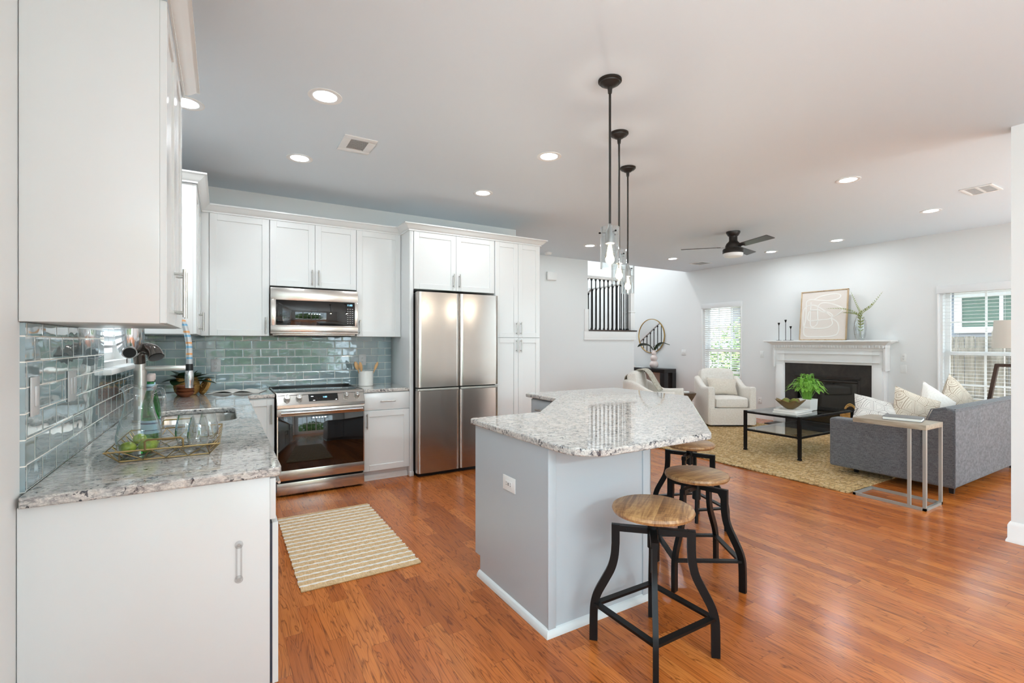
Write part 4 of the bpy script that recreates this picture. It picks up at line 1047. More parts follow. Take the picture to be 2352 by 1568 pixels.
# ================================================================== LIVING ROOM
# fireplace
r = thing('fireplace', 'white dentil-moulded mantel fireplace with dark surround and gas insert', 'fireplace', (WF, 3.99, 0))
XF = WF - .001
m = MB()
ya, yb = 3.19, 4.79
m.box(8.24, XF, ya, 3.345, 0, 1.32, .003).box(8.24, XF, 4.635, yb, 0, 1.32, .003).box(8.24, XF, 3.34, 4.64, 1.035, 1.32, .003)
m.box(8.225, 8.24, ya + .02, 3.32, .18, 1.0, .004).box(8.225, 8.24, 4.66, yb - .02, .18, 1.0, .004)
m.box(8.20, XF, ya - .015, 3.35, 0, .16, .005).box(8.20, XF, 4.63, yb + .015, 0, .16, .005)
m.box(8.215, 8.24, ya + .05, yb - .05, 1.19, 1.20, .002).box(8.215, 8.24, ya + .05, yb - .05, 1.07, 1.078, .002)
m.box(8.21, XF, ya - .03, ya, .96, 1.30, .004).box(8.21, XF, yb, yb + .03, .96, 1.30, .004)
m.build('surround', 'trim_paint', r, world=True)
m = MB().sweep_profile([(XF, yb), (8.24, yb), (8.24, ya), (XF, ya)], [(o_, z) for o_, z in [(0, 1.25), (.012, 1.25), (.016, 1.285), (.03, 1.29), (.03, 1.335), (.045, 1.345), (.06, 1.36), (.085, 1.375), (.095, 1.382), (.095, 1.387), (0, 1.387)]], )
m.build('crown', 'trim_paint', r, world=True, ang=.35)
m = MB()
for k in range(38):
    y = ya - .02 + (yb - ya + .04) * (k + .5) / 38; m.box(8.195, 8.215, y - .011, y + .011, 1.293, 1.330, .002)
m.build('dentils', 'trim_paint', r, world=True)
MB().box(8.10, XF, ya - .135, yb + .135, 1.387, 1.412, .006).build('shelf', 'trim_paint', r, world=True)
m = MB().box(8.262, XF, 3.346, 3.50, .0, 1.034).box(8.262, XF, 4.47, 4.634, .0, 1.034).box(8.262, XF, 3.50, 4.47, .845, 1.034)
m.build('slate_surround', 'greige_slate', r, world=True, smooth=False)
m = MB().box(8.255, 8.30, 3.50, 3.535, .08, .80, .003).box(8.255, 8.30, 4.435, 4.47, .08, .80, .003).box(8.255, 8.30, 3.50, 4.47, .80, .845, .003).box(8.245, 8.29, 3.53, 4.44, .745, .785, .012).box(8.255, 8.30, 3.50, 4.47, 0.0, .08, .003)
m.build('metal_frame', 'bronze_dark', r, world=True)
MB().box(8.305, 8.31, 3.52, 4.45, .06, .80).build('glass_front', 'black_glass', r, world=True)
o = MB().box(7.86, 8.19, 3.22, 4.76, 0.0, .022, .003).build('hearth_slab', 'greige_slate', None, world=True, loc=(8.0, 3.99, 0)); tag(o, 'dark flat hearth slab on the floor in front of the fireplace', 'hearth')
# mantel things
MT = 1.4125
r = thing('framed_art', 'square abstract line art in thin oak frame leaning on the mantel', 'picture', (8.20, 4.005, MT), -PI / 2)
# local x -> -Y ... local frame: x right as seen from the room, -y faces the room, lean back
lean = RX(-.10); S = .70; H_ = .80
fm = MB()
for a, b_, c_, d_ in ((-S / 2, -S / 2 + .014, 0, H_), (S / 2 - .014, S / 2, 0, H_), (-S / 2, S / 2, 0, .014), (-S / 2, S / 2, H_ - .014, H_)): fm.box(a, b_, -.035, 0, c_, d_, .002, mat=lean)
fm.build('frame', 'art_frame_wood', r)
MB().box(-S / 2 + .01, S / 2 - .01, -.022, -.004, .01, H_ - .01, mat=lean).build('canvas', N('art_paper').p(col=srgb(224, 214, 205), rough=.8).m, r)
def art(pts): return [(x * (S - .05) - (S - .05) / 2, -.0232, z * (H_ - .06) + .03) for x, z in pts]
m = MB()
for pts in ([(.28, .86), (.45, .92), (.75, .95), (.88, .90), (.80, .83), (.6, .81), (.42, .83), (.20, .86), (.10, .82), (.09, .72), (.10, .45), (.06, .22), (.10, .06), (.35, .03), (.75, .05), (.86, .14), (.84, .32), (.70, .42), (.72, .30), (.55, .22), (.12, .24), (.04, .34), (.03, .60), (.12, .72), (.32, .72), (.55, .58), (.72, .46), (.88, .54), (.93, .62), (.80, .70), (.6, .76), (.44, .76), (.37, .66), (.38, .34), (.28, .25), (.21, .34), (.20, .80)],
            [(.40, .62), (.22, .62), (.16, .56), (.17, .40), (.45, .40), (.66, .42), (.72, .48), (.62, .56), (.48, .58), (.40, .62)]):
    m.bar(bez(art(pts), 150), .024, .002, mat=lean, up=(0, 1, 0)) if False else m.tube(bez(art(pts), 150), 1, 4, lean, flat_=(.0012, .0085), up=(0, 1, 0))
m.build('brush_lines', 'art_line', r)
def candle(label, y, h):
    r = thing('candlestick', label, 'candlestick', (8.19, y, MT), 0, 'black candlesticks on the mantel')
    MB().lathe([(0, 0), (.042, 0), (.042, .004), (.006, .007), (.0045, .02), (.0045, h - .045), (.008, h - .04), (.017, h - .012), (.018, h), (.012, h), (.010, h - .012), (0, h - .012)], 24).build('stem', 'black_metal', r)
candle('slim black candlestick, left one of three on the mantel', 4.70, .305)
candle('tallest slim black candlestick, in the middle on the mantel', 4.585, .35)
candle('shortest slim black candlestick, nearest the framed art', 4.50, .24)
r = thing('fern_vase', 'clear ribbed glass vase of fern sprigs at the right of the mantel', 'vase', (8.20, 3.475, MT))
m = MB().lathe([(0, .003), (.05, .003), (.058, .01), (.075, .09), (.08, .18), (.068, .28), (.05, .345), (.046, .355)], 40, cap=False)
for k in range(14): m.lathe([(.058 + .022 * math.sin(PI * (k + 1) / 18), .03 + k * .02 - .003), (.0615 + .022 * math.sin(PI * (k + 1) / 18), .03 + k * .02), (.058 + .022 * math.sin(PI * (k + 1) / 18), .03 + k * .02 + .003)], 36, cap=False)
m.build('glass', 'clear_glass', r)
def frond(m, pts, n, L0, w0, droop=.0, tw=0, i0=2):
    P = bez(pts, n)
    m.tube(P, [.0028 * (1 - .6 * i / n) for i in range(n + 1)], 5)
    for i in range(i0, n):
        d = (P[i + 1] - P[i - 1]).normalized(); side = d.cross(Vector((0, 0, 1)))
        if side.length < .05: side = Vector((0, 1, 0))
        side.normalize(); up = side.cross(d); t = i / n; L_ = L0 * math.sin(PI * min(1, .18 + t * .82)) + .006
        for s_ in (-1, 1):
            e = P[i] + side * (s_ * L_ * .82) + d * (L_ * .55) + up * (L_ * (.12 + tw)) - Vector((0, 0, droop * L_))
            q = (P[i] + e) / 2; wv = d * w0
            b = bmesh.new(); b.faces.new([b.verts.new(v) for v in (P[i], q - wv + up * .002, e, q + wv + up * .002)]); m._take(b, None)
m = MB()
for pts in ([(0, 0, .05), (0, -.01, .36), (-.02, -.16, .50), (-.03, -.30, .70)], [(0, 0, .05), (0, .0, .36), (-.01, .05, .52), (-.02, .12, .74)], [(0, 0, .05), (0, .02, .35), (-.03, .2, .47), (-.05, .45, .50)], [(0, 0, .05), (0, -.01, .36), (-.03, -.12, .46), (-.05, -.22, .56)], [(0, 0, .05), (0, .01, .34), (-.05, .1, .40), (-.08, .2, .42)]): frond(m, pts, 22, .055, .006, 0, .3)
m.build('fern_sprigs', 'green_olive', r, smooth=False)
# mirror, console, vase, trinkets
r = thing('round_mirror', 'round brass-rimmed wall mirror reflecting the stair balusters', 'mirror', (WF - .0005, 7.72, 1.53), -PI / 2)
MB().lathe([(0, .001), (.376, .001), (.376, .014), (0, .014)], 72, RX(PI / 2)).build('glass', 'mirror', r)
MB().lathe([(.374, .001), (.388, .001), (.388, .024), (.374, .024), (.374, .001)], 72, RX(PI / 2), cap=False).build('rim', 'brass', r)
r = thing('console_table', 'black chunky-legged console table under the round mirror', 'console table', (8.17, 7.72, 0))
MB().box(7.985, 8.355, 7.02, 8.42, .735, .815, .004).build('top', 'black_paint', r, world=True)
for y in (7.02, 8.30):
    for x in (7.985, 8.235): MB().box(x, x + .12, y, y + .12, 0, .7345, .003).build('leg', 'black_paint', r, world=True)
r = thing('bubble_vase', 'pale pink three-bubble vase with two long leaves on the console', 'vase', (8.16, 7.46, .8155))
MB().lathe([(0, 0), (.05, 0), (.085, .03), (.098, .075), (.085, .125), (.055, .155), (.072, .19), (.078, .22), (.066, .26), (.042, .285), (.05, .31), (.052, .33), (.042, .36), (.028, .375), (.026, .40), (.020, .40), (.02, .37), (0, .36)], 40, cap=False).build('body', 'vase_pink', r)
m = MB(); P0 = Vector((0, 0, .38))
def bladeleaf(m, pts, wd, n=16):
    P = bez(pts, n)
    for i in range(n):
        a, b_ = P[i], P[i + 1]
        def sd(k): d = (P[min(k + 1, n)] - P[max(k - 1, 0)]).normalized(); s_ = d.cross(Vector((.4, .3, 1))); return s_.normalized() * wd * math.sin(PI * min(.999, .08 + .92 * k / n)) ** .8
        b = bmesh.new(); b.faces.new([b.verts.new(v) for v in (a - sd(i), b_ - sd(i + 1), b_ + Vector((0, 0, -.012)), a + Vector((0, 0, -.012))) if True]) ; b.faces.new([b.verts.new(v) for v in (a + Vector((0, 0, -.012)), b_ + Vector((0, 0, -.012)), b_ + sd(i + 1), a + sd(i))]); m._take(b, None)
bladeleaf(m, [P0, (-.02, .12, .50), (-.04, .30, .52), (-.05, .44, .47)], .075)
bladeleaf(m, [P0, (-.02, -.12, .50), (-.03, -.27, .56), (-.04, -.47, .52)], .04)
m.build('leaves', 'green_leaf_dark', r, ang=2)
for nm, lb, x, y, z in (('coaster_book', 'flat thin book lying on the console left of the bubble vase', 8.14, 7.86, .8155),):
    o = MB().box(-.10, .10, -.16, .16, 0, .014, .002).build(nm, 'plate_grey', None); o.location = (x, y, z); tag(o, lb, 'book')
o = MB().ball(.5, .17, .26, .035, mat=T(0, 0, .018)).build('shell_dish', 'pink_shell', None); o.location = (8.12, 8.14, .8155); tag(o, 'flat tan shell-like dish at the left end of the console', 'dish')
o = MB().lathe([(0, 0), (.03, 0), (.042, .02), (.03, .038), (.012, .05), (.012, .062), (.004, .066), (0, .066)], 20).build('wooden_knot', 'walnut_bowl', None); o.location = (8.11, 8.12, .8155 + .034); tag(o, 'small brown carved knot sitting on the tan dish', 'ornament')

# rug
r = thing('jute_rug', 'large golden braided jute rug under the coffee table', 'rug', (6.33, 3.6, .0005))
m = MB()
m.grid(lambda u, v: (-1.46 + 2.92 * u + .008 * math.sin(31 * v), -1.44 + 3.06 * v + .006 * math.sin(40 * u), .013 + .0015 * math.sin(900 * u)), 60, 40)
m.box(-1.455, 1.455, -1.435, 1.615, 0, .012, .004)
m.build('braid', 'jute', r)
RUG = .0165
# armchairs
def rbox(x0, x1, y0, y1, z0, z1, bev, mat=None):
    return MB().box(x0, x1, y0, y1, z0, z1, bev, 4, mat)
def cushion(w_, d_, h_, puff=.03, p=.35):
    """soft box centred at the origin in xy, base at z=0"""
    m = MB(); b = bmesh.new(); bmesh.ops.create_cube(b, size=1); bmesh.ops.subdivide_edges(b, edges=list(b.edges), cuts=7, use_grid_fill=True)
    for v in b.verts:
        x, y, z = v.co * 2
        q = 8.0
        L_ = (abs(x) ** q + abs(y) ** q + abs(z) ** q) ** (1 / q); M_ = max(abs(x), abs(y), abs(z)); s_ = M_ / L_ if L_ > 0 else 1
        X, Y, Z = x * s_, y * s_, z * s_
        pf = puff * (1 - X * X) * (1 - Y * Y)
        v.co = (X * w_ / 2, Y * d_ / 2, Z * (h_ / 2 + pf) + h_ / 2)
    return m._take(b, None)
def pillow_mesh(w_, h_, t_, mat=None):
    m = MB()
    def f(sg):
        def g(u, v):
            x, y = u * 2 - 1, v * 2 - 1
            k = max(0, (1 - abs(x) ** 2.2)) ** .55 * max(0, (1 - abs(y) ** 2.2)) ** .55
            sx = 1 - .09 * (1 - abs(y)) * abs(x) ** 3 * 1.0; sy = 1 - .09 * (1 - abs(x)) * abs(y) ** 3
            return (x * w_ / 2 * sx, sg * t_ / 2 * k, y * h_ / 2 * sy)
        return g
    b = MB().grid(f(-1), 18, 18); c = MB().grid(f(1), 18, 18)
    for q in (b, c):
        me = bpy.data.meshes.new('t'); q.bm.to_mesh(me); q.bm.free(); m.bm.from_mesh(me); bpy.data.meshes.remove(me)
    bmesh.ops.remove_doubles(m.bm, verts=m.bm.verts, dist=1e-4); bmesh.ops.recalc_face_normals(m.bm, faces=m.bm.faces)
    if mat is not None: bmesh.ops.transform(m.bm, matrix=mat, verts=m.bm.verts)
    return m
def armchair(label, loc, rz, sc=1.0, zb=0):
    """local frame: front faces -y, width along x, origin at front-bottom centre"""
    r = thing('armchair', label, 'armchair', loc, rz, 'cream swivel armchairs')
    W_, D_ = .78, .84
    MB().prism(round_poly([(-.30, .10), (.30, .10), (.30, .70), (-.30, .70)], .12), 0, .04).build('swivel_base', 'black_plastic', r)
    MB().prism(round_poly([(-W_ / 2 + .02, 0.01), (W_ / 2 - .02, .01), (W_ / 2 - .02, D_ - .05), (-W_ / 2 + .02, D_ - .05)], [.02, .02, .2, .2]), .03, .30).build('seat_base', 'cream_fabric', r)
    # U shell of arms and back
    pts = [(-W_ / 2 + .055, .02), (-W_ / 2 + .055, .30), (-W_ / 2 + .055, .52)] + [(-W_ / 2 + .255 - .2 * math.cos(t), .58 + .2 * math.sin(t)) for t in [PI / 2 * k / 6 for k in range(7)]] + [(0, .78)]
    pts = pts + [(-x, y) for x, y in pts[-2::-1]]
    P = bez([(x, y, 0) for x, y in pts], 56)
    n = len(P)
    def hgt(p):
        y = p.y; t = max(0, min(1, (y - .28) / .40)); t = t * t * (3 - 2 * t)
        return .625 + .02 * (1 - min(1, y / .28)) + .155 * t
    b = bmesh.new(); rings = []; hw = .055
    for i, p in enumerate(P):
        d = (P[min(i + 1, n - 1)] - P[max(i - 1, 0)]).normalized(); nn = Vector((d.y, -d.x, 0)); h = hgt(p)
        sec = [(-hw, .03), (-hw, .2), (-hw, h - .05), (-hw * .92, h - .02), (-hw * .6, h - .003), (0, h + .002), (hw * .6, h - .003), (hw * .92, h - .02), (hw, h - .05), (hw, .2), (hw, .03)]
        rings.append([b.verts.new((p.x + nn.x * o_, p.y + nn.y * o_, z)) for o_, z in sec])
    for A, B in zip(rings, rings[1:]):
        for k in range(len(A)): b.faces.new((A[k], A[(k + 1) % len(A)], B[(k + 1) % len(A)], B[k]))
    b.faces.new(rings[0]); b.faces.new(rings[-1][::-1]); bmesh.ops.recalc_face_normals(b, faces=b.faces)
    m = MB(); m._take(b, None); o = m.build('arm_shell', 'cream_fabric', r, ang=.9); bevel_mod(o, .016, 3, .8)
    o = cushion(W_ - .225, .60, .17, .012).build('seat_cushion', 'cream_fabric', r); o.location = (0, .30, .298)
    o = cushion(W_ - .21, .17, .46, .03).build('back_cushion', 'cream_fabric', r); o.location = (0, .60, .44); o.rotation_euler = (-.17, 0, 0)
    return r
CF = Vector((7.05, 4.79, 0)); az = math.atan2(-.857, -.515)   # facing direction
rz2 = az + PI / 2
armchair('cream armchair facing us in front of the far window', (7.05, 4.79, RUG), rz2)
rz1 = math.atan2(-.876, .48) + PI / 2
armchair('cream armchair seen over the island with a throw on its back', (5.93, 4.90, RUG), rz1)
def inchair(loc, rz, p): v = RZ(rz) @ Vector(p); return (loc[0] + v.x, loc[1] + v.y, loc[2] + v.z)
o = pillow_mesh(.50, .28, .14).build('lumbar_pillow', 'cream_pillow', None); o.location = inchair((7.05, 4.79, RUG), rz2, (.0, .40, .62)); o.rotation_euler = (-.35, .05, rz2)
tag(o, 'beige lumbar pillow on the far armchair', 'pillow')
# throw over the left chair back
m = MB()
tp = [(.0, .335, .60), (.0, .44, .76), (.0, .50, .86), (.0, .56, .915), (.0, .64, .915), (.0, .74, .86), (.0, .842, .80), (.0, .855, .66), (.0, .856, .52)]
cv = bez(tp, 40)
m.grid(lambda u, v: (.0 + .30 * (v - .5) + .014 * math.sin(9 * u), cv[int(u * 40)].y + .006 * math.sin(26 * v), cv[int(u * 40)].z + .006 * math.sin(26 * v)), 40, 20)
o = m.build('throw_blanket', 'throw_knit', None); o.location = (5.93, 4.90, RUG); o.rotation_euler = (0, 0, rz1); o.location = inchair((5.93, 4.90, RUG), rz1, (.07, -.02, .012))
sm = o.modifiers.new('thick', 'SOLIDIFY'); sm.thickness = .010; sm.offset = 1
tag(o, 'striped grey-beige knit throw draped over the left armchair back', 'throw')
# side table
r = thing('side_table', 'bronze faceted hourglass side table between the two cream armchairs', 'side table', (6.66, 5.47, RUG), .35)
m = MB(); q = [(.19, .52), (.085, .26), (.16, 0)]
m.lathe([(0, 0), (.22, 0), (.09, .25), (.09, .26), (.235, .508), (.235, .52), (0, .52)], 6, RZ(PI / 6)); m.build('body', 'bronze_table', r, smooth=False)
o = MB().lathe([(0, 0), (.06, 0), (.062, .004), (.062, .018), (.055, .022), (0, .022)], 28).build('round_coaster', 'ceramic_white', None); o.location = (6.66, 5.40, RUG + .5205); tag(o, 'white round coaster on the bronze side table', 'coaster')
# coffee table
r = thing('coffee_table', 'black metal glass-topped coffee table with lower shelf on jute rug', 'coffee table', (6.32, 3.365, RUG))
hx, hy, ht = .62, .335, .50
for sx in (-1, 1):
    for sy in (-1, 1):
        MB().box(sx * hx - .016, sx * hx + .016, sy * hy - .016, sy * hy + .016, .03, ht - .001).lathe([(0, 0), (.028, 0), (.026, .006), (.016, .035), (0, .035)], 4, T(sx * hx, sy * hy, 0) @ RZ(PI / 4)).build('leg', 'black_metal', r)
for nm, z in (('top_frame', ht - .022), ('shelf_frame', .255)):
    m = MB()
    for s_ in (-1, 1): m.box(-hx, hx, s_ * hy - .012, s_ * hy + .012, z - .010, z + .012).box(s_ * hx - .012, s_ * hx + .012, -hy, hy, z - .010, z + .012)
    m.build(nm, 'black_metal', r)
    MB().box(-hx + .005, hx - .005, -hy + .005, hy - .005, z + .0125, z + .0195).build('glass_top' if nm == 'top_frame' else 'glass_shelf', 'table_glass', r, smooth=False)
CTZ = RUG + ht - .022 + .020
for k, (lb, w_, d_, h_, rz) in enumerate((('white coffee-table book at the bottom of the pair', .40, .28, .026, .06), ('white coffee-table book on top, under the brown bowl', .36, .26, .022, -.03))):
    r = thing('coffee_table_book', lb, 'book', (5.985, 3.265, CTZ + (0 if k == 0 else .0265)), rz, 'books on the coffee table')
    MB().box(-w_ / 2, w_ / 2, -d_ / 2, d_ / 2, 0, .003, .001).box(-w_ / 2, w_ / 2, -d_ / 2, d_ / 2, h_ - .003, h_, .001).box(-w_ / 2, -w_ / 2 + .004, -d_ / 2, d_ / 2, 0, h_, .001).build('cover', 'paper', r)
    MB().box(-w_ / 2 + .004, w_ / 2 - .006, -d_ / 2 + .006, d_ / 2 - .006, .003, h_ - .003).build('pages', 'ceramic_white', r)
CTZ2 = CTZ + .049
r = thing('scalloped_bowl', 'brown scalloped-edge bowl holding moss balls on the coffee table', 'bowl', (5.95, 3.275, CTZ2))
def bowlf(rad):
    def f(u, v):
        a = 2 * PI * u; s_ = 1 + .10 * math.cos(8 * a) * v ** 2
        R_ = (.03 + rad * v ** .9) * s_; return (R_ * math.cos(a), R_ * math.sin(a), .002 + .105 * v ** 1.25 + .012 * math.cos(8 * a) * v ** 3)
    return f
o = MB().grid(bowlf(.125), 96, 14).lathe([(0, .0), (.033, .0), (.033, .004), (0, .004)], 24).build('shell', 'bowl_bronze', r); sm = o.modifiers.new('thick', 'SOLIDIFY'); sm.thickness = .004; sm.offset = 0
for lb, dx, dy, rr in (('green moss ball at the left of the brown bowl', -.045, .035, .046), ('green moss ball at the right of the brown bowl', .052, -.02, .046), ('green moss ball at the back of the brown bowl', .03, .06, .04)):
    o = MB().ball(rr, seg=20).build('moss_ball', 'moss', None); o.location = (5.95 + dx, 3.275 + dy, CTZ2 + .083); tag(o, lb, 'moss ball', 'moss balls in the brown bowl')
r = thing('potted_fern', 'bright green fern in a square white pot on the coffee table', 'fern', (6.40, 3.31, CTZ))
m = MB().lathe([(0, 0), (.110, 0), (.116, .006), (.124, .145), (.114, .145), (.108, .12), (0, .12)], 4, RZ(PI / 4), cap=False); o = m.build('pot', 'ceramic_white', r, smooth=False); bevel_mod(o, .006, 2)
m = MB(); rnd = random.Random(3)
for k in range(64):
    a = 2 * PI * k * .618; q_ = rnd.random(); R_ = .07 + .17 * q_; el = .33 - .22 * q_ + .10 * rnd.random()
    dx, dy = math.cos(a), math.sin(a)
    frond(m, [(.03 * dx, .03 * dy, .10), (.40 * R_ * dx, .40 * R_ * dy, .14 + el * .62), (.8 * R_ * dx, .8 * R_ * dy, .14 + el * .78), (1.12 * R_ * dx, 1.12 * R_ * dy, .12 + el * .62)], 16, .042, .0075, .2, .05, 5)
m.build('fronds', 'green_fern', r, smooth=False)
# baskets on the hearth
def bask(label, x, y, rz):
    r = thing('handled_basket', label, 'basket', (x, y, .0225), rz, 'wicker baskets on the hearth')
    MB().lathe([(0, 0), (.10, 0), (.115, .03), (.125, .20), (.13, .32), (.122, .32), (.115, .2), (.105, .04), (0, .02)], 36, cap=False).build('body', 'basket_weave', r)
    for s_ in (-1, 1): MB().tube([(-.07 * math.cos(t), s_ * .115, .31 + .115 * math.sin(t)) for t in [PI * k / 16 for k in range(17)]], .009, 8).build('handle', 'basket_weave', r)
bask('round wicker basket with loop handles nearer the coffee table edge', 8.02, 3.53, 2.0)
bask('round wicker basket with loop handles nearer the sofa', 8.01, 3.265, 2.0)

# sofa  (faces +Y)
SX0, SX1 = 5.50, 7.62; SY0, SY1 = 1.60, 2.62; SB = .085
r = thing('sofa', 'grey upholstered sofa seen from its back corner', 'sofa', ((SX0 + SX1) / 2, (SY0 + SY1) / 2, 0))
m = MB().box(SX0 + .02, SX1 - .02, SY0 + .12, SY1 - .03, SB + .02, .34, .02, 3); m.build('seat_base', 'sofa_fabric', r, world=True)
for nm, x0, x1 in (('arm', SX0, SX0 + .17), ('arm', SX1 - .17, SX1)):
    MB().box(x0, x1, SY0 + .235, SY1, SB, .585, .022, 4).build(nm, 'sofa_fabric', r, world=True)
back = [(SY0, SB), (SY0 + .27, SB), (SY0 + .245, .56), (SY0 + .16, .775), (SY0 + .06, .795), (SY0, .78)]
bm_ = MB().prism(back, 0, SX1 - SX0, mat=T(SX0, 0, 0) @ Matrix(((0, 0, 1, 0), (1, 0, 0, 0), (0, 1, 0, 0), (0, 0, 0, 1))))
o = bm_.build('backrest', 'sofa_fabric', r, world=True); bevel_mod(o, .022, 4, .35)
for k in range(3):
    w_ = (SX1 - SX0 - .35) / 3; o = cushion(w_ - .006, .66, .15, .012).build('seat_cushion', 'sofa_fabric', r, world=False); o.location = (SX0 + .175 + w_ * (k + .5) - (SX0 + SX1) / 2, SY1 - .37 - (SY0 + SY1) / 2 + .015, .335)
for x in (SX0 + .2, SX1 - .2):
    for y in (SY0 + .08, SY1 - .17): MB().cyl(.022, 0 if y < 2 else RUG, SB + .03, 4, .034, mat=T(x, y, 0) @ RZ(PI / 4)).build('leg', 'black_paint', r, world=True, smooth=False)
m = MB()
for pts in ([(SX0 + .0, SY0 - .0005, SB + .01), (SX0, SY0 - .0005, .775)], [(SX0 + .002, SY0 + .0, .785), (SX1 - .002, SY0, .785)]): m.tube(pts, .005, 8)
m.tube([(SX0 - .001, SY0 + .25, .55), (SX0 - .001, SY0 + .165, .772), (SX0 - .001, SY0 + .06, .795)], .004, 8)
m.build('piping', 'sofa_fabric', r, world=True)
def pil(label, x, y, z, w_, rot, mat, t_=.17):
    o = pillow_mesh(w_, w_, t_).build('throw_pillow', mat, None); o.location = (x, y, z); o.rotation_euler = rot; tag(o, label, 'pillow', 'throw pillows on the sofa'); return o
pil('grey hex-patterned pillow slumped at the sofa arm end, lowest left', 5.87, 2.33, .62, .44, (-.85, .28, -1.0), 'hex_pillow_grey')
pil('tan hex-patterned pillow second from the left on the sofa', 6.13, 2.10, .64, .46, (-.36, .36, -.70), 'hex_pillow_tan')
pil('plain white pillow standing between the two tan patterned ones', 6.55, 2.06, .655, .46, (-.30, .55, -.45), 'white_pillow')
pil('tan hex-patterned pillow furthest right, pointing up above the sofa back', 7.10, 2.05, .70, .47, (-.26, .72, -.35), 'hex_pillow_tan')
# C-shaped side table
r = thing('narrow_side_table', 'narrow silver-framed side table with weathered wood top by the sofa arm', 'side table', (5.07, 1.87, 0))
tz = .70
MB().box(-.175, .175, -.265, .265, tz - .042, tz, .002).build('top', 'weathered_top', r)
m = MB(); h = .011
for x in (-.163, .163):
    for y in (-.253, -.15): m.box(x - h, x + h, y - h, y + h, .022, tz - .0425)
    m.box(x - h, x + h, -.264, .264, 0, .022)
for y in (-.253, .253): m.box(-.174, .174, y - h, y + h, 0, .0215)
m.build('frame', 'silver_leg', r)
r = thing('hardcover_book', 'dark-covered book lying on the weathered side table', 'book', (5.10, 1.83, tz + .0005), .22 + PI)
MB().box(-.10, .10, -.135, .135, 0, .004, .001).box(-.10, .10, -.135, .135, .024, .028, .001).box(-.10, -.095, -.135, .135, 0, .028, .001).build('cover', 'book_grey', r)
MB().box(-.095, .095, -.13, .13, .004, .024).build('pages', 'paper', r)
# floor lamp
r = thing('floor_lamp', 'angular dark wood floor lamp with a cream drum shade by window', 'floor lamp', (7.80, 1.70, 0))
MB().lathe([(.235, 1.31), (.215, 1.63), (.212, 1.63), (.232, 1.31)], 48, cap=False).build('shade', 'lamp_linen', r)
MB().bar([(.0, 0, 1.36), (0, 0, 1.115)], .035, .05, up=(1, 0, 0)).bar([(0, -.02, 1.11), (0, .20, 1.11)], .05, .035, up=(1, 0, 0)).bar([(0, .19, 1.122), (0, .36, .03)], .048, .034, up=(1, 0, 0)).bar([(0, -.25, .016), (0, .38, .016)], .052, .031, up=(1, 0, 0)).build('zigzag_stand', 'lamp_wood', r)
MB().ball(.02, mat=T(.0, .03, 1.65)).tube([(0, 0, 1.3), (0, 0, 1.66)], .004, 6).build('finial', 'brass', r)
MB().tube(bez([(.03, .02, 1.10), (.035, .03, .9), (.05, .06, .75), (.05, .02, .5), (.04, 0, .05)], 20), .003, 6).build('cord', 'pewter', r)

# window blinds
def blind(label, x, hole, tilt, gap, face=-1, drop=1.0, ladders=(.25, .5, .75), head=.09):
    ya, yb, za, zb = hole; r = thing('window_blind', label, 'blind', (x, (ya + yb) / 2, zb)); hw = (yb - ya) / 2 - .006; d = -face
    MB().box(min(0, d * -.025), max(d * -.025, d * .05), -hw - .03, hw + .03, -head + .01, .02, .004).build('valance', 'blind_white', r)
    m = MB(); n = int(((zb - za) * drop - head - .02) / gap)
    for k in range(n):
        m.box(-.024, .024, -hw + .004, hw - .004, -.0013, .0013, mat=T(d * .035, 0, -head - .01 - k * gap) @ RY(tilt))
    m.box(d * .035 - .014, d * .035 + .014, -hw + .004, hw - .004, -head - .02 - n * gap, -head - .005 - n * gap)
    m.build('slats', 'blind_white', r, smooth=False)
    m = MB()
    for f in ladders:
        for o_ in (-.024, .024): m.tube([(d * .035 + o_, -hw + 2 * hw * f, -head), (d * .035 + o_, -hw + 2 * hw * f, -head - n * gap)], .0011, 4)
    m.build('cords', 'blind_white', r)
    return r
blind('white slatted blind on the far narrow window behind the armchair', WF, FWF, .45, .042, ladders=(.3, .62))
blind('open white slatted blind on the wide window behind the lamp', WF, FWN, .02, .046, ladders=(.12, .38, .64, .9))
blind('white blind on the small window over the sink', WL, KW, -.5, .042, face=1, drop=.9)

# ================================================================== STAIRS AND FOYER
LZ = 1.59
m = MB().box(5.53, 6.79, WS + .135, 8.0, 1.40, LZ, .003)
for k in range(8):
    z = LZ - .1767 * (k + 1); y = 8.0 + .25 * k; m.box(5.75, 6.79, y, y + .255, max(0, z - .35), z)
struct('staircase', m, 'trim_paint', smooth=False)['kind'] = 'structure'
m = MB()
for k in range(8):
    z = LZ - .1767 * (k + 1); y = 8.0 + .25 * k; m.box(5.74, 6.83, y - .0, y + .275, z + .0005, z + .027, .004)
struct('trim_6', m, 'stair_dark')
struct('trim_7', MB().box(5.53, 6.83, WS + .155, 8.02, LZ + .0005, LZ + .022, .004), 'stair_dark')
r = thing('stair_railing', 'white handrail with black iron balusters on the half wall', 'railing', (6.2, WS + .06, 1.6125))
def baluster(r, x, y, z0, z1):
    m = MB().box(x - .0075, x + .0075, y - .0075, y + .0075, z0, z1)
    m.lathe([(.021, z0), (.021, z0 + .012), (.012, z0 + .04), (.011, z0 + .045)], 4, T(x, y, 0) @ RZ(PI / 4)).lathe([(.011, z1 - .045), (.012, z1 - .04), (.021, z1 - .012), (.021, z1)], 4, T(x, y, 0) @ RZ(PI / 4))
    m.build('baluster', 'black_metal', r, world=True, smooth=False)
for k in range(11): baluster(r, 5.69 + .1005 * k, WS + .06, 1.6130, 2.545)
MB().box(5.55, 6.74, WS + .025, WS + .095, 2.545, 2.60, .012, 3).build('handrail', 'trim_paint', r, world=True)
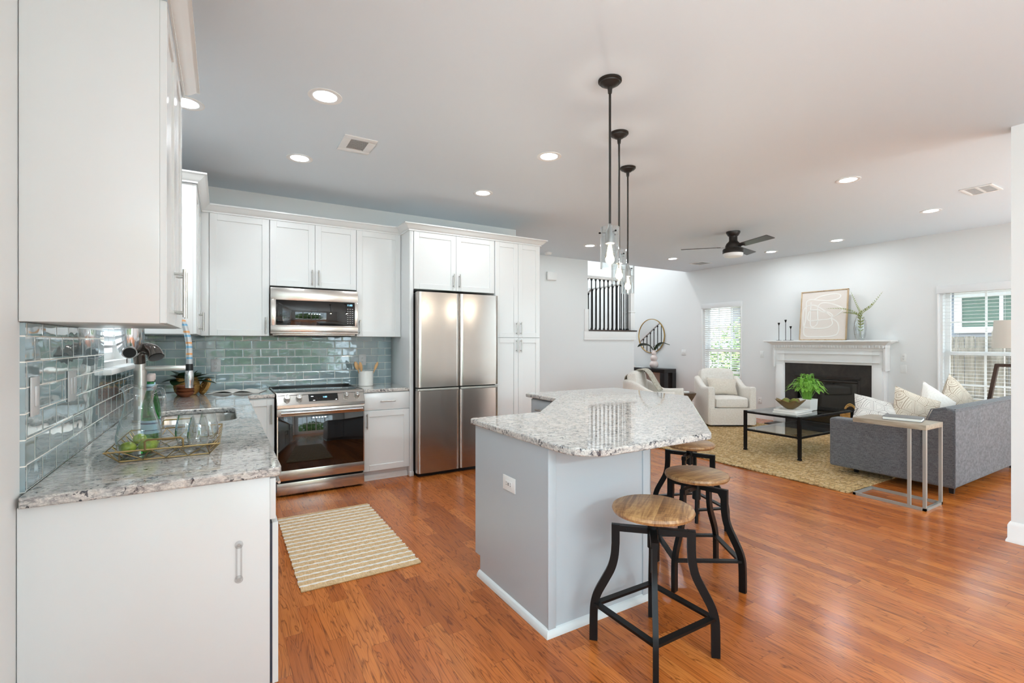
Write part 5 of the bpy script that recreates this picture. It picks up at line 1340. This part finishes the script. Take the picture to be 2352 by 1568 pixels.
m = MB().box(6.735, 6.825, WS + .015, WS + .105, 1.613, 2.66, .004).box(6.725, 6.835, WS + .005, WS + .115, 1.613, 1.95, .006).box(6.72, 6.84, WS, WS + .12, 1.95, 1.975, .006)
m.build('newel_post', 'trim_paint', r, world=True)
MB().lathe([(.0, 0), (.05, 0), (.055, .01), (.02, .03), (.0, .035)], 4, T(6.78, WS + .06, 2.66) @ RZ(PI / 4)).build('newel_cap', 'trim_paint', r, world=True)
r = thing('stair_railing', 'second black baluster railing behind, following the stair flight up', 'railing', (6.81, 8.4, .3))
for k in range(15):
    y = 8.06 + .125 * k; s_ = int((y - 8.0) / .25); z = LZ - .1767 * (s_ + 1) + .028
    baluster(r, 6.80, y, z, LZ + .90 - (y - 8.0) * .707)
MB().bar([(6.80, 7.98, LZ + .955), (6.80, 9.93, LZ + .955 - 1.95 * .707)], .05, .06).build('handrail', 'trim_paint', r, world=True)
MB().box(6.755, 6.845, 9.92, 10.01, .001, 1.2, .004).build('newel_post', 'trim_paint', r, world=True)
for k in range(9): baluster(r, 6.80, 6.93 + .125 * k, LZ + .023, LZ + .93)
MB().box(6.77, 6.83, 6.86, 8.0, LZ + .93, LZ + .98, .01).build('handrail', 'trim_paint', r, world=True)

# ================================================================== BEYOND THE WINDOWS
struct('ground', MB().box(-14, 26, -16, 24, -.5, -.12), 'mulch', smooth=False)
struct('ground_bounce', MB().box(-6, 8.3, -12, -4.25, -.12, -.04).box(4.85, 8.3, -4.25, -.6, -.12, -.04).box(-6, -.8, -4.25, 8, -.12, -.04), 'bounce_slab_pale', smooth=False)  # unseen pale slab added to bounce daylight up onto the ceiling
r = thing('neighbor_house', 'grey-sided house with white-trimmed window seen through the wide window', 'house', (14.0, 3.6, 0))
MB().box(0, .2, -9, 6.0, 0, 2.62).build('siding', 'house_siding', r, smooth=False)
MB().box(-.25, 1.5, -9.3, 6.3, 2.62, 2.75).box(-.35, -.2, -9.3, 6.3, 2.55, 2.85).build('eave', 'siding_trim', r, smooth=False)
def hwin(y0, y1, z0, z1):
    t = .13; m = MB()
    for a, b_, c_, d_ in ((y0 - t, y0, z0 - t, z1 + t), (y1, y1 + t, z0 - t, z1 + t), (y0, y1, z0 - t, z0), (y0, y1, z1, z1 + t)): m.box(-.04, -.001, a, b_, c_, d_)
    m.box(-.03, -.001, (y0 + y1) / 2 - .03, (y0 + y1) / 2 + .03, z0, z1)
    f = m.build('window', 'siding_trim', r, smooth=False); MB().box(-.012, -.002, y0, y1, z0, z1).build('pane', N('far_pane').p(col=srgb(84, 104, 92), rough=.2).m, f, smooth=False)
hwin(-.9, .35, 1.72, 2.36)
MB().box(-.03, -.001, 1.55, 1.75, 0, 2.6).build('corner_board', 'siding_trim', r, smooth=False)
r = thing('wooden_fence', 'weathered board fence outside the wide window', 'fence', (11.6, 3.0, -.12))
m = MB(); rnd = random.Random(5)
for k in range(70):
    y = -7 + k * .145; m.box(0, .022, y, y + .135, 0, 1.60 + .015 * rnd.random())
m.build('boards', 'fence_wood', r, smooth=False)
m = MB()
for k in range(12):
    y = -6.6 + k * .9; m.box(-.10, -.002, y, y + .16, 0, 1.70)
m.box(-.05, -.002, -7, 3, .4, .5).box(-.05, -.002, -7, 3, 1.3, 1.4)
m.build('posts', 'fence_wood', r, smooth=False)
def bush(name, label, loc, R_, n, mat, sz=.07, seed=1, cat='bush', zs=1.0, kind=None):
    rnd = random.Random(seed); b = bmesh.new()
    for k in range(n):
        v = Vector((rnd.gauss(0, 1), rnd.gauss(0, 1), rnd.gauss(0, 1))).normalized() * R_ * rnd.random() ** .4; v.z *= zs
        d = Vector((rnd.gauss(0, 1), rnd.gauss(0, 1), rnd.gauss(0, 1))).normalized(); e = d.orthogonal().normalized() * sz * .45
        b.faces.new([b.verts.new(q) for q in (v - d * sz, v - e, v + d * sz, v + e)])
    m = MB(); m._take(b, None); o = m.build(name, mat, None, smooth=False); o.location = loc; tag(o, label, cat)
    if kind: o['kind'] = kind
    return o
bush('garden_shrub', 'bright green shrub outside the far narrow window', (11.0, 7.35, .85), .85, 1500, 'green_bush', .08, 2, zs=1.35)
bush('flowering_bush', 'pink flowers on a bush beside the neighboring house window', (13.0, 2.55, 2.35), .24, 160, 'flower_pink', .05, 4)
bush('flower_leaves', 'green leaves among the pink flowers', (13.05, 2.35, 2.25), .34, 240, 'green_bush', .05, 6, cat='leaves')
# dining side behind the camera (seen only as reflections)
r = thing('linear_chandelier', 'black five-bulb linear chandelier reflected in the microwave glass', 'chandelier', (1.62, -1.5, 1.86))
m = MB()
for s_ in (-.12, .12):
    for z in (-.14, .14): m.bar([(-.62, s_, z), (.62, s_, z)], .016, .016)
for x in (-.62, .62):
    for s_ in (-.12, .12): m.bar([(x, s_, -.14), (x, s_, .14)], .016, .016)
    for z in (-.14, .14): m.bar([(x, -.12, z), (x, .12, z)], .016, .016)
for x in (-.25, .25): m.tube([(x, 0, .14), (x, 0, CEIL - 1.86)], .007, 8)
m.bar([(-.62, 0, .14), (.62, 0, .14)], .02, .016); m.box(-.33, .33, -.05, .05, CEIL - 1.88, CEIL - 1.8605)
m.build('frame', 'black_metal', r)
for k in range(5):
    x = -.44 + .22 * k
    s_ = MB().cyl(.016, .05, .135, 14, mat=T(x, 0, 0)).build('socket', 'brass', r)
    MB().lathe([(0, .05), (.012, .048), (.028, 0), (.029, -.02), (.015, -.045), (0, -.05)], 20, T(x, 0, 0)).build('bulb', 'bulb_glass', s_)
    MB().tube([(x, 0, .04), (x + .008, 0, 0), (x, 0, -.035)], .004, 6).build('filament', 'filament', s_)
    l = bpy.data.lights.new('chandelier_lamp', 'POINT'); l.energy = 24; l.color = (.70, .90, 1.0); l.shadow_soft_size = .03
    o = bpy.data.objects.new('chandelier_lamp', l); COL.objects.link(o); o.location = (1.62 + x, -1.5, 1.86)
bush('garden_hedge', 'dark green trees outside the dining window, seen only in reflections', (1.6, -10.5, .6), 2.6, 2600, 'green_bush', .2, 9, cat='hedge', zs=.75, kind='stuff')

# unseen fill lights added high in the two-storey hall to brighten foyer and stairs
for x, y in ((6.3, 8.2), (7.6, 8.2), (7.0, 9.8)):
    area('hall_fill_light', (x, y, 5.58), (0, 0, 0), .2, .2, 30, (.95, .97, 1.0), 'DISK')
